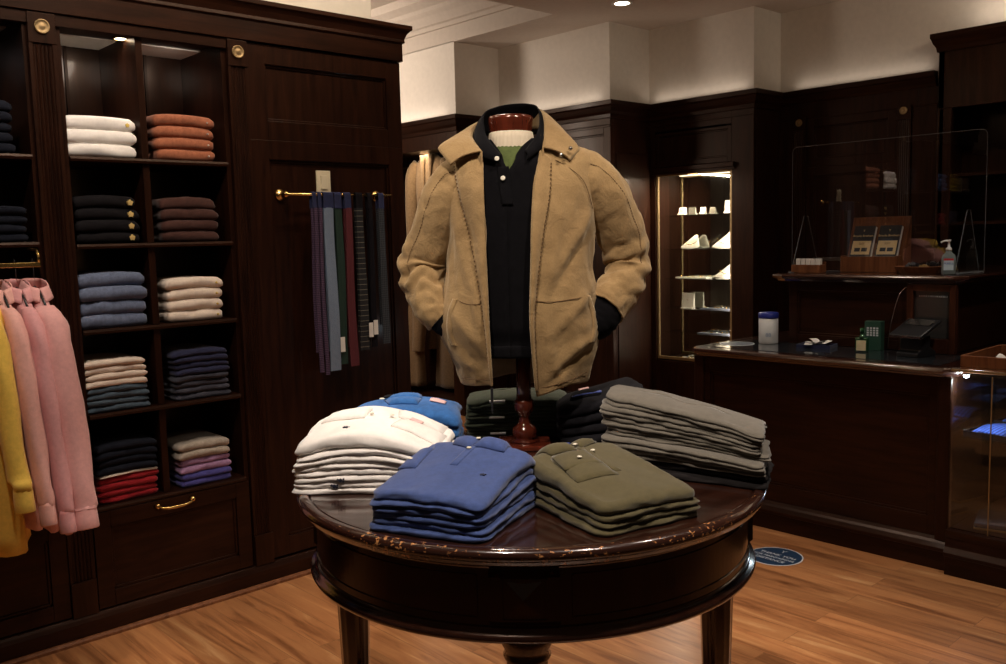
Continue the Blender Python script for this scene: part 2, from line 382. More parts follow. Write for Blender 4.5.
# right section (X = 6.48)
mb = MB()
mb.box(6.46, 6.5, 2.68, 3.74, 2.38, 2.5).box(6.46, 6.5, 2.68, 3.74, 0, 0.12)
panel_X(mb, 6.46, 2.83, 3.51, 2.02, 2.38, 0.06); panel_X(mb, 6.46, 2.83, 3.51, 0.12, 2.02, 0.06)
mb.box(6.46, 6.5, 3.62, 3.74, 0.12, 2.38)
mb.box(6.46, 6.5, 2.55, 2.72, 0.12, 2.38).box(6.46, 6.5, 2.5, 2.68, 2.38, 2.5)
struct('trim_7', mb, 'wood', bevel=0.003)

# pilasters with flutes and brass rosettes
def flutes(mb, axis, face, c, wdt, z0, z1, th, n=5):
    """fluted pilaster facing -axis"""
    k = 6*n; pts = []
    for i in range(k+1):
        u = i/k; d = 0.006*abs(math.sin(PI*n*u))**0.7 if 0 < i < k else 0
        m_ = 0.14; x = c-wdt/2+wdt*(m_+(1-2*m_)*u); pts.append((x, face+d))
    poly = [(c-wdt/2, face)]+pts+[(c+wdt/2, face), (c+wdt/2, face+th), (c-wdt/2, face+th)]
    if axis == 'X': poly = [(q, p) for p, q in poly]
    mb.prism(poly, 'Z', z0, z1)
def rosette(mb, axis, face, c, z, r=0.027):
    prof = [(0.0001, -0.0075), (r*0.3, -0.007), (r*0.4, -0.0055), (r*0.8, -0.0055), (r*0.86, -0.0075), (r, -0.007), (r, 0.004), (0.0001, 0.004)]
    if axis == 'Y': mb.lathe(prof, (c, face, z), 24, 'Y', fl=lambda a: 1+0.03*math.sin(12*a))
    else: mb.lathe(prof, (face, c, z), 24, 'X', fl=lambda a: 1+0.03*math.sin(12*a))
def pilaster(axis, face, c, wdt, z0, z1, th, zr, label):
    loc = (c, face, 0) if axis == 'Y' else (face, c, 0)
    t = thing('pilaster', label, 'pilaster', loc, 0, 'fluted pilasters')
    mb = MB(); flutes(mb, axis, face, c, wdt, z0+0.14, zr-0.06, th)
    if axis == 'Y': mb.box(c-wdt/2, c+wdt/2, face-0.004, face+th, zr-0.06, z1).box(c-wdt/2-0.0, c+wdt/2, face-0.008, face+th, z0, z0+0.14)
    else: mb.box(face-0.004, face+th, c-wdt/2, c+wdt/2, zr-0.06, z1).box(face-0.008, face+th, c-wdt/2, c+wdt/2, z0, z0+0.14)
    obj('shaft', mb, 'wood', t, world=True, bevel=0.0015)
    mb = MB(); rosette(mb, axis, face-0.004, c, zr); obj('rosette', mb, 'brass_dull', t, world=True, smooth=True, label='round brass rosette')
pilaster('Y', 3.69, 1.133, 0.097, 0.1, 2.425, 0.05, 2.375, 'fluted dark wood pilaster between hanging shirts and folded clothes shelves')
pilaster('Y', 3.69, 1.917, 0.09, 0.1, 2.425, 0.05, 2.375, 'fluted dark wood pilaster between folded clothes shelves and tie panel')
pilaster('Y', 3.69, 0.36, 0.09, 0.1, 2.425, 0.05, 2.375, 'fluted dark wood pilaster left of the hanging shirts, outside the frame')
pilaster('X', 6.452, 3.565, 0.1, 0.1, 2.40, 0.05, 2.36, 'fluted pilaster on back wall beside the jewellery showcase')
pilaster('X', 6.452, 2.775, 0.1, 0.1, 2.40, 0.05, 2.36, 'fluted pilaster on back wall right of the dark framed panel')

# ================================================================== LEFT CABINETRY
FY, BY = 3.70, 4.12
def shelf_unit(name, label, x0, x1, shelves, divider, drawer=True, back_split=True):
    t = thing(name, label, 'shelving', ((x0+x1)/2, FY, 0), 0, 'built-in shelving units')
    mb = MB()
    mb.box(x0, x0+0.02, FY+0.01, BY, 0.1, 2.43).box(x1-0.02, x1, FY+0.01, BY, 0.1, 2.43).box(x0, x1, FY+0.01, BY, 2.405, 2.43)
    mb.box(x0, x1, FY+0.01, BY, 0.1, 0.14)
    obj('carcass', mb, 'wood', t, world=True)
    obj('back_panel', MB().box(x0+0.021, x1-0.021, BY-0.015, BY, 0.141, 2.404), 'wood_back', t, world=True)
    mb = MB().box(x0, x1, FY-0.006, FY+0.03, 2.385, 2.43); obj('top_rail', mb, 'wood_h', t, world=True, bevel=0.002)
    for z in shelves:
        mb = MB().prism([(FY-0.004, z-0.018), (FY-0.008, z-0.009), (FY-0.004, z), (BY-0.016, z), (BY-0.016, z-0.018)], 'X', x0+0.021, x1-0.021)
        obj('shelf', mb, 'wood_h', t, world=True)
    if divider:
        zz = sorted(shelves)+[2.385]
        c = divider
        for a, b in zip(zz, zz[1:]):
            mb = MB().box(c-0.014, c+0.014, FY+0.012, BY-0.016, a+0.0005, b-0.0185 if b != 2.385 else 2.404)
            obj('divider', mb, 'wood', t, world=True, bevel=0.002)
    if back_split:
        for (a, b) in ((x0+0.02, divider-0.014), (divider+0.014, x1-0.02)):
            mc = (a+b)/2
            mb = MB().box(mc-0.006, mc+0.006, BY-0.022, BY-0.015, 1.91, 2.4); obj('back_batten', mb, 'wood', t, world=True)
    if drawer:
        mb = MB(); panel_Y(mb, FY-0.004, x0+0.006, x1-0.006, 0.105, 0.498, 0.065)
        d = obj('drawer', mb, 'wood_h', t, world=True, bevel=0.002)
        c = (x0+x1)/2-0.005
        if drawer == 'pull':
            hb = MB(); zc = 0.475
            for sx in (-0.075, 0.075):
                hb.lathe([(0.0001, -0.02), (0.008, -0.019), (0.012, -0.012), (0.015, 0.0), (0.0001, 0.0)], (c+sx, FY-0.004, zc), 16, 'Y')
            hb.tube([(c-0.075, FY-0.018, zc), (c-0.06, FY-0.028, zc-0.008), (c-0.03, FY-0.033, zc-0.012), (c, FY-0.034, zc-0.012), (c+0.03, FY-0.033, zc-0.012), (c+0.06, FY-0.028, zc-0.008), (c+0.075, FY-0.018, zc)],
                    [0.006, 0.0045, 0.006, 0.0075, 0.006, 0.0045, 0.006], 10)
            obj('drawer_pull', hb, 'brass', d, world=True, smooth=True, label='brass bail pull')
    return t
SH = [1.905, 1.567, 1.231, 0.895, 0.52]
shelf_unit('shelving_unit', 'dark wood shelving with two columns of folded clothes above one drawer', 1.183, 1.870, SH, 1.50, 'pull')
shelf_unit('shelving_unit', 'dark wood shelving with hanging rail holding pink and yellow shirts', 0.41, 1.09, [1.905, 1.58, 0.52], 0, True, False)
shelf_unit('shelving_unit', 'dark wood shelving outside the frame, mirrored in the acrylic screen', -0.62, 0.31, SH, -0.02, True)
# tall framed panel to the right
t = thing('wall_panel', 'tall dark wood framed panel carrying the brass tie rail', 'panel', (2.39, FY, 0))
mb = MB(); panel_Y(mb, FY-0.002, 1.965, 2.79, 2.01, 2.425, 0.085); panel_Y(mb, FY-0.002, 1.965, 2.79, 0.11, 2.01, 0.085)
mb.box(1.965, 2.79, FY+0.038, FY+0.06, 0.1, 2.43)
obj('panel_front', mb, 'wood', t, world=True, bevel=0.002)
obj('panel_side', MB().box(2.77, 2.79, FY+0.06, BY, 0.1, 2.43), 'wood', t, world=True)
# cornice, plinth, kick
prof = [(0, 2.43), (0.012, 2.43), (0.012, 2.515), (0.022, 2.52), (0.02, 2.535), (0.03, 2.56), (0.042, 2.575), (0.05, 2.58), (0.05, 2.60), (0, 2.60)]
t = thing('cornice', 'dark wood cornice running along the top of the left cabinets', 'cornice', (1.0, FY, 2.43))
obj('moulding', MB().sweep([(2.79, 4.12), (2.79, FY-0.004), (-0.7, FY-0.004)], prof), 'wood_h', t, world=True, bevel=0.002)
obj('top_board', MB().box(-0.7, 2.785, FY+0.0, 3.895, 2.435, 2.595), 'wood_h', t, world=True)
struct('baseboard_left', MB().sweep([(2.79, 4.12), (2.79, FY-0.01), (-0.7, FY-0.01)], [(0, 0), (0.014, 0), (0.014, 0.075), (0.008, 0.09), (0.003, 0.1), (0, 0.1)]).box(-0.7, 2.79, FY-0.01, BY, 0, 0.1), 'wood_h', bevel=0.002)
struct('trim_8', MB().sweep([(2.805, 4.12), (2.805, FY-0.026), (-0.7, FY-0.026)], [(0, 0), (0.016, 0), (0.015, 0.01), (0.008, 0.018), (0, 0.02)]), 'lightwood')
lamp('shelf_sheen_lamp', 'SPOT', (1.72, 3.80, 2.38), 2.4, WARM, (1.70, 4.1, 2.1), spot_size=math.radians(160), spot_blend=1.0, shadow_soft_size=0.08)  # added for the sheen on the right cell's back, no fixture here
lamp('shelf_sheen_lamp', 'SPOT', (1.40, 3.80, 2.38), 3.2, WARM, (1.40, 4.05, 1.9), spot_size=math.radians(160), spot_blend=1.0, shadow_soft_size=0.08)
lamp('shelf_sheen_lamp', 'SPOT', (0.8, 3.82, 2.38), 1.5, (0.8, 0.9, 1.0), (0.9, 4.05, 1.9), spot_size=math.radians(140), spot_blend=0.8, shadow_soft_size=0.03)
t = thing('shelf_light', 'small warm puck light under the top of the shelving unit', 'light', (1.465, 3.80, 2.404))
obj('housing', MB().lathe([(0.0001, 0), (0.03, 0), (0.03, -0.012), (0.024, -0.014), (0.024, -0.008), (0.0001, -0.008)], (0, 0, 0), 20), 'brass', t, smooth=False)
obj('lens', MB().lathe([(0.0001, -0.0085), (0.023, -0.0085), (0.02, -0.012), (0.0001, -0.013)], (0, 0, 0), 20), 'lamp_glow', t)

# light switch and tie rail
t = thing('light_switch', 'ivory light switch plate behind the brass tie rail', 'switch', (2.33, FY, 1.78))
obj('plate', MB().box(-0.038, 0.038, 0.006, 0.0145, -0.005, 0.105), 'plate', t, bevel=0.003)
obj('rocker', MB().box(-0.017, 0.017, 0.001, 0.007, 0.018, 0.082), 'plate', t, bevel=0.002)
RY, RZ = 3.645, 1.77
t = thing('tie_rail', 'polished brass rail holding knitted ties on the dark panel', 'rail', (2.37, RY, RZ))
obj('bar', MB().tube([(2.085, RY, RZ), (2.67, RY, RZ)], 0.0065, 14), 'brass', t, world=True, smooth=True)
for x in (2.10, 2.625):
    mb = MB().lathe([(0.0001, -0.07), (0.008, -0.068), (0.015, -0.058), (0.017, -0.045), (0.010, -0.034), (0.008, -0.02), (0.016, -0.015), (0.026, -0.008), (0.028, 0.0), (0.0001, 0.0)], (x, FY+0.012, RZ), 20, 'Y')
    obj('bracket', mb, 'brass', t, world=True, smooth=True)

def tie(x, wdt, z1, mat, label, loop='navy_tie', yo=0.0, wtop=None, tagx=None):
    t = thing('necktie', label, 'necktie', (x, RY, RZ), 0, 'neckties on the brass rail')
    wtop = wtop or wdt*0.8
    def strip(za, zb, wa, wb, side, th=0.006, tip=True):
        mb = MB(); n = 14; rows = []
        for i in range(n+1):
            k = i/n; z = lerp(za, zb, k); hw = lerp(wa, wb, k)/2; dx = 0.003*math.sin(5*k+x*40); dy = side*(0.0105+yo)+0.002*math.sin(7*k+x*30)
            if side > 0: dy = min(dy, 0.02)
            rows.append([(dx-hw, dy-th/2, z), (dx, dy-th/2-0.002, z), (dx+hw, dy-th/2, z), (dx+hw, dy+th/2, z), (dx, dy+th/2, z), (dx-hw, dy+th/2, z)])
        mb.grid(rows, True); mb.f += [tuple(range(6))[::-1], tuple(n*6+j for j in range(6))]
        return mb
    obj('blade', strip(-0.06, z1-RZ, wtop, wdt, -1), mat, t, smooth=False)
    obj('tail', strip(-0.06, z1-RZ+0.09, wtop*0.8, wdt*0.8, 1), mat, t)
    mb = MB(); rows = []
    path = [(-0.0125-yo, -0.063), (-0.0105-yo, -0.04), (-0.0105-yo, 0.0), (-0.009-yo, 0.006), (-0.004, 0.0105), (0.004, 0.0105), (0.009, 0.006), (0.0105, 0), (0.0105, -0.04), (0.0115, -0.063)]
    for k, (y, z) in enumerate(path):
        rows.append([(-wtop/2-0.001, y, z), (wtop/2+0.001, y, z)])
    mb.grid(rows); obj('neckband', mb, loop, t, solid=0.004)
    if tagx is not None:
        mb = MB().box(tagx-0.012, tagx+0.012, -0.022-yo, -0.02-yo, z1-RZ+0.06, z1-RZ+0.13); obj('price_tag', mb, 'paper', t, label='white price tag')
    return t
M['navy_tie'] = fabric('navy_ribbon', srgb(30, 36, 70))
M['black_tie'] = fabric('black_ribbon', srgb(22, 20, 24))
M['tie_purple'] = stripes('purple_spotted_knit', srgb(50, 32, 54), srgb(96, 72, 100), 120, 2, 0.25)
M['tie_blue'] = knit('light_blue_knit', srgb(92, 108, 130), srgb(128, 142, 160))
M['tie_green'] = knit('dark_green_knit', srgb(10, 36, 27), srgb(16, 46, 34))
M['tie_red'] = knit('maroon_knit', srgb(72, 18, 26), srgb(88, 26, 34))
M['tie_stripe'] = stripes('black_tie_white_bars', srgb(16, 15, 18), srgb(120, 116, 100), 40, 2, 0.09)
M['tie_char'] = knit('charcoal_pattern_knit', srgb(28, 31, 38), srgb(52, 57, 62), 130)
tie(2.228, 0.022, 0.95, 'tie_purple', 'purple spotted knit tie, first on the left of the rail', yo=0.004)
tie(2.258, 0.020, 0.935, 'tie_purple', 'purple spotted knit tie beside the wide light blue tie', yo=0.0)
tie(2.303, 0.055, 0.95, 'tie_blue', 'wide light grey-blue knit tie', yo=0.003, wtop=0.05)
tie(2.355, 0.045, 0.975, 'tie_green', 'dark green knit tie with white tag', yo=0.0, tagx=-0.012)
tie(2.408, 0.048, 0.96, 'tie_red', 'maroon knit tie next to the dark green one', yo=0.003, wtop=0.033)
tie(2.475, 0.052, 1.03, 'tie_stripe', 'black tie with thin pale horizontal bars', 'black_tie', 0.0, 0.035, 0.032)
tie(2.535, 0.03, 1.04, 'black_tie', 'plain black tie with white tag, between striped and patterned ties', 'black_tie', 0.0, 0.022, 0.0)
tie(2.60, 0.042, 1.05, 'tie_char', 'charcoal patterned knit tie at right end of the rail', 'navy_tie', 0.002, 0.03)

# ================================================================== FOLDED GARMENTS
def outline(u_n, r=0.1):
    """rounded rectangle perimeter in [0,1]^2"""
    pts = []; q = u_n//4
    for s_, (cx, cy, a0) in enumerate([(1-r, 1-r, 0), (r, 1-r, PI/2), (r, r, PI), (1-r, r, 1.5*PI)]):
        for i in range(5): a = a0+PI/2*i/4; pts.append((cx+r*math.cos(a), cy+r*math.sin(a)))
        nx = [(1-r, 1-r, 0), (r, 1-r, PI/2), (r, r, PI), (1-r, r, 1.5*PI)][(s_+1) % 4]
        p = pts[-1]; e = (nx[0]+r*math.cos(nx[2]), nx[1]+r*math.sin(nx[2]))
        for i in range(1, q-5): k = i/(q-5); pts.append((lerp(p[0], e[0], k), lerp(p[1], e[1], k)))
    return pts
OUT_HI, OUT_LO = outline(104), outline(72, 0.06)
def folded(name, label, cat, group, mat, o, e1, e2, z0, k0, h, S, seed, layers=2, hi=False, top=False, crease=0.006, wob=0.006, jit=0.006):
    """one folded garment: parallelogram o + u e1 + v e2, between heights k0 and k0+h above z0, times the stack profile S(u, v)"""
    rnd = random.Random(seed); o = Vector(o); e1 = Vector(e1); e2 = Vector(e2)
    o = o+Vector((rnd.uniform(-jit, jit), rnd.uniform(-jit, jit))); ta = rnd.uniform(-1, 1)*0.02*(jit/0.006)
    e1 = Matrix.Rotation(ta, 2) @ e1; e2 = Matrix.Rotation(ta, 2) @ e2
    l1, l2 = e1.length, e2.length; outl = OUT_HI if hi else OUT_LO
    nper = 7 if hi else 4; nv = layers*nper
    crease = min(max(crease, (0.3 if hi else 0.2)*h/layers), 0.5*h/layers+0.002)
    prof = [(0.35, 0.0, 0), (0.08, 0.0, 0)]
    for i in range(nv+1):
        f = i/nv; ph = math.sin(PI*min(max((f*layers) % 1.0 if i < nv else 1.0, 0), 1)); ph = abs(math.sin(PI*f*layers))
        ins = crease*(1-ph**0.45)+(0.002*f)
        if i in (0, nv): ins += 0.003
        prof.append((ins, f, 0))
    ce = crease+0.005
    if hi: prof += [(ce+0.006, 1.0, 0.4), (ce+0.014, 1, 1), (ce+0.025, 1, 1), (ce+0.04, 1, 1), (ce+0.055, 1, 1), (ce+0.07, 1, 1), (ce+0.085, 1, 1)]
    else: prof += [(ce+0.01, 1.0, 0.5), (ce+0.03, 1, 1), (ce+0.06, 1, 1)]
    rows = []; sd = seed*3.7
    def zf(u, v, f, wt=1.0):
        x, y = u*l1, v*l2; s_ = S(u, v)
        base = (k0+h*f)*s_
        if wt and f == 1:
            a = 0.0062 if top else 0.0016
            b = nz(x*11+sd, y*7, sd)*a+nz(x*26, y*20+sd, sd)*a*0.35
            base += wt*(b if top else -abs(b))
        elif 0 < f < 1:
            base += 0.05*h*nz(x*9+sd, y*9, f*2)+0.06*h*nz(x*34+sd, y*34, f*3)
        return z0+max(base, 0.0002)
    mx = 0.5*min(l1, l2)
    for ins, f, wt in prof:
        row = []; 
        for (u, v) in outl:
            du, dv = u-0.5, v-0.5
            # move inwards by a metric inset
            fu = 1-min(ins/(l1*0.5), 0.98); fv = 1-min(ins/(l2*0.5), 0.98)
            wv = wob*(nz(u*l1*11+sd, v*l2*11, f*0.9+sd))+wob*0.5*nz(u*l1*38, v*l2*38+sd, f*1.8)
            uu = 0.5+du*fu*(1+wv*2/l1); vv = 0.5+dv*fv*(1+wv*2/l2)
            p = o+e1*uu+e2*vv; row.append((p.x, p.y, zf(uu, vv, f, wt)))
        rows.append(row)
    # keep the bottom of raised garments on the one below
    mb = MB().grid(rows, True); n = len(outl)
    c = o+e1*0.5+e2*0.5; last = len(mb.v)-n
    def mid_ring(k, f):
        r = []
        for (u, v) in outl:
            uu, vv = 0.5+(u-0.5)*k, 0.5+(v-0.5)*k; p = o+e1*uu+e2*vv; r.append((p.x, p.y, zf(uu, vv, f, 1.0)))
        return r
    # cap the top with shrinking rings
    base_scale = 1-prof[-1][0]/mx
    prev = last
    for k in ([0.8, 0.6, 0.4, 0.2] if hi else [0.6, 0.25]):
        st = len(mb.v); row = mid_ring(k*base_scale*0.97, 1); mb.v += row
        mb.f += [(prev+j, prev+(j+1) % n, st+(j+1) % n, st+j) for j in range(n)]; prev = st
    mb.v.append((c.x, c.y, zf(0.5, 0.5, 1, 1))); ci = len(mb.v)-1
    mb.f += [(prev+j, prev+(j+1) % n, ci) for j in range(n)]
    mb.f.append(tuple(range(n))[::-1])
    loc = (c.x, c.y, z0+k0*S(0.5, 0.5))
    t = obj(name, mb, mat, smooth=True, loc=loc); tag(t, label, cat, group)
    t['_'] = 0; del t['_']
    return t, o, e1, e2, lambda u, v: zf(u, v, 1.0, 1.0)
def patch(name, parent, frame, quad, mat, t=0.003, n=8, lift=0.001, puff=0.0, label=None, edge=True):
    """a piece of cloth lying on the garment top: quad of (u,v) corners, bilinear, follows the height"""
    root, o, e1, e2, zt = frame; rows_t = []; rows_b = []
    a, b, c, d = quad; L = root.location
    for i in range(n+1):
        r1 = []; r0 = []
        for j in range(n+1):
            s_, q = i/n, j/n
            u = lerp(lerp(a[0], b[0], s_), lerp(d[0], c[0], s_), q); v = lerp(lerp(a[1], b[1], s_), lerp(d[1], c[1], s_), q)
            p = o+e1*u+e2*v; z = zt(u, v)+lift; ed = min(1, 6*min(s_, 1-s_, q, 1-q)+0.35)
            r1.append((p.x-L.x, p.y-L.y, z+t*ed+puff*math.sin(PI*s_)*math.sin(PI*q)-L.z)); r0.append((p.x-L.x, p.y-L.y, z-0.002-L.z))
        rows_t.append(r1); rows_b.append(r0)
    mb = MB().grid(rows_t); mb.grid(rows_b); m = (n+1)**2; per = []
    per = [i for i in range(n+1)]+[(i+1)*(n+1)-1 for i in range(1, n+1)]+[n*(n+1)+i for i in range(n-1, -1, -1)]+[i*(n+1) for i in range(n-1, 0, -1)]
    mb.f += [(per[k], per[(k+1) % len(per)], per[(k+1) % len(per)]+m, per[k]+m) for k in range(len(per))]
    return obj(name, mb, mat, parent, smooth=True, label=label)
def button(parent, frame, u, v, lift=0.006, r=0.006, mat='button'):
    root, o, e1, e2, zt = frame; p = o+e1*u+e2*v; L = root.location
    mb = MB().lathe([(0.0001, 0), (r, 0), (r*1.05, 0.0015), (r*0.85, 0.0028), (r*0.6, 0.002), (0.0001, 0.002)], (p.x-L.x, p.y-L.y, zt(u, v)+lift-L.z), 16)
    return obj('button', mb, mat, parent, smooth=True, label='pearly button')
ORD = ['first', 'second', 'third', 'fourth', 'fifth', 'sixth', 'seventh', 'eighth', 'ninth']
def place_word(i, n):
    return 'topmost' if i == n-1 else ('lowest' if i == 0 else ORD[n-1-i]+' from top')
# ---- shelves: rows of (unit x centre, shelf z, [(count, material, item label, height)], name, group)
FB = {}
def F(key, rgb, **kw):
    if key not in FB: FB[key] = fabric(key, srgb(*rgb), **kw)
    return FB[key]
c_white = F('white_cotton', (228, 222, 216), var=0.06); c_rust = F('rust_cotton', (150, 90, 64)); c_black = F('black_jersey', (24, 22, 24))
c_brown = F('brown_cotton', (62, 36, 30)); c_bg = F('blue_grey_cotton', (98, 108, 132)); c_cream = F('cream_cotton', (218, 202, 186), var=0.08)
c_teal = F('slate_teal_cotton', (66, 80, 92)); c_navy = F('navy_knit', (38, 40, 66)); c_slate = F('slate_knit', (58, 58, 68))
c_ink = F('ink_knit', (26, 28, 36)); c_red = F('red_knit', (140, 22, 30)); c_grey = F('pale_grey_knit', (160, 148, 134)); c_lilac = F('lilac_knit', (152, 116, 148)); c_viol = F('violet_blue_knit', (66, 62, 122))
c_gold = plain('gold_embroidery', (0.6, 0.42, 0.15, 1), 0.5)
def shelf_stack(xc, z, wdt, items, grp, y0=3.715, dep=0.30, seed=1, skew=0.0):
    tot = sum(i[0]*i[4] for i in items); n = sum(i[0] for i in items)
    S = lambda u, v: 1-0.05*(2*abs(u-0.5))**3
    k = 0.0; idx = 0; cnt = 0
    for (c, mat, nm, what, h, cat, extra) in items:
        for q in range(c):
            lab = '%s, %s in %s' % (what, place_word(idx, n), grp)
            fr = folded(nm, lab, cat, grp, mat, (xc-wdt/2, y0), (wdt, skew), (0, dep), z+0.0008, k, h-0.0012, S, seed*31+idx, 1, False, idx == n-1, 0.007, 0.008, 0.005)
            if extra:
                L = fr[0].location; xx = xc+wdt/2-0.035; zz = z+(k+h*0.5)*0.97
                m_, r_ = extra
                eb = MB().lathe([(0.0001, -0.003), (r_, -0.002), (r_, 0.012), (0.0001, 0.012)], (xx-L.x, y0-0.004-L.y, zz-L.z), 12, 'Y', fl=lambda a: 1+0.2*math.sin(5*a))
                obj('embroidery' if m_ is c_gold else 'size_sticker', eb, m_, fr[0])
            k += h; idx += 1
c_yel = plain('yellow_sticker', (0.7, 0.5, 0.1, 1), 0.6); c_wt = plain('white_dot', (0.7, 0.65, 0.6, 1), 0.6)
X1, X2 = 1.345, 1.675
tr, pj, sw = 'folded_trousers', 'folded_polo_shirt', 'folded_sweater'
shelf_stack(X1-0.018, 1.905, 0.285, [(3, c_white, tr, 'white folded trousers', 0.054, 'trousers', (c_yel, 0.008))], 'white stack on top shelf', seed=1, skew=-0.01)
shelf_stack(X2, 1.905, 0.265, [(4, c_rust, tr, 'rust orange folded trousers', 0.048, 'trousers', (c_wt, 0.003))], 'rust stack on top shelf', seed=2)
shelf_stack(X1-0.01, 1.567, 0.25, [(4, c_black, pj, 'black folded polo with gold crest', 0.048, 'shirt', (c_gold, 0.011))], 'black stack on second shelf', seed=3)
shelf_stack(X2, 1.567, 0.25, [(4, c_brown, tr, 'dark brown folded trousers', 0.047, 'trousers', None)], 'brown stack on second shelf', seed=4)
shelf_stack(X1-0.008, 1.231, 0.275, [(4, c_bg, tr, 'blue-grey folded trousers', 0.056, 'trousers', None)], 'blue-grey stack on third shelf', seed=5)
shelf_stack(X2+0.005, 1.231, 0.255, [(4, c_cream, tr, 'cream folded trousers', 0.047, 'trousers', (c_yel, 0.004))], 'cream stack on third shelf', seed=6)
shelf_stack(X1-0.018, 0.895, 0.255, [(4, c_teal, sw, 'slate folded sweater', 0.026, 'sweater', None), (4, c_cream, sw, 'cream folded sweater', 0.027, 'sweater', None)], 'cream and slate stack on fourth shelf', seed=7, skew=0.0)
shelf_stack(X2+0.016, 0.895, 0.25, [(4, c_slate, sw, 'charcoal folded sweater', 0.027, 'sweater', None), (4, c_navy, sw, 'navy folded sweater', 0.027, 'sweater', None)], 'navy and charcoal stack on fourth shelf', seed=8)
shelf_stack(X1+0.005, 0.52, 0.25, [(4, c_red, sw, 'red folded sweater', 0.027, 'sweater', None), (1, c_cream, sw, 'cream folded sweater', 0.012, 'sweater', None), (4, c_ink, sw, 'black folded sweater', 0.031, 'sweater', None)], 'black and red stack on bottom shelf', seed=9)
shelf_stack(X2+0.008, 0.52, 0.235, [(2, c_viol, sw, 'violet blue folded sweater', 0.029, 'sweater', None), (2, c_lilac, sw, 'lilac folded sweater', 0.031, 'sweater', None), (2, c_grey, sw, 'pale grey folded sweater', 0.035, 'sweater', None)], 'grey, lilac and blue stack on bottom shelf', seed=10)
shelf_stack(0.88, 1.905, 0.28, [(5, c_ink, sw, 'black folded sweater', 0.04, 'sweater', None)], 'black stack at left edge, top shelf', seed=11)
shelf_stack(0.90, 1.58, 0.28, [(4, c_ink, sw, 'ink blue folded sweater', 0.034, 'sweater', None)], 'stack directly above the hanging rail', seed=12, skew=-0.02)
shelf_stack(0.15, 1.905, 0.27, [(4, F('sky_cotton', (80, 104, 160)), sw, 'blue folded sweater', 0.044, 'sweater', None)], 'blue stack mirrored in the screen', seed=13)
shelf_stack(-0.17, 1.905, 0.25, [(5, F('mustard_cotton', (190, 160, 40)), sw, 'yellow folded sweater', 0.036, 'sweater', None)], 'yellow stack mirrored in the screen', seed=14)
shelf_stack(-0.46, 1.905, 0.25, [(4, c_grey, sw, 'grey folded sweater', 0.036, 'sweater', None)], 'grey stack mirrored in the screen', seed=15)

shelf_stack(0.15, 1.567, 0.25, [(3, c_red, sw, 'red folded sweater', 0.04, 'sweater', None)], 'red stack mirrored in the screen', seed=16)
shelf_stack(-0.17, 1.567, 0.25, [(4, c_navy, sw, 'navy folded sweater', 0.036, 'sweater', None)], 'navy stack mirrored in the screen', seed=17)

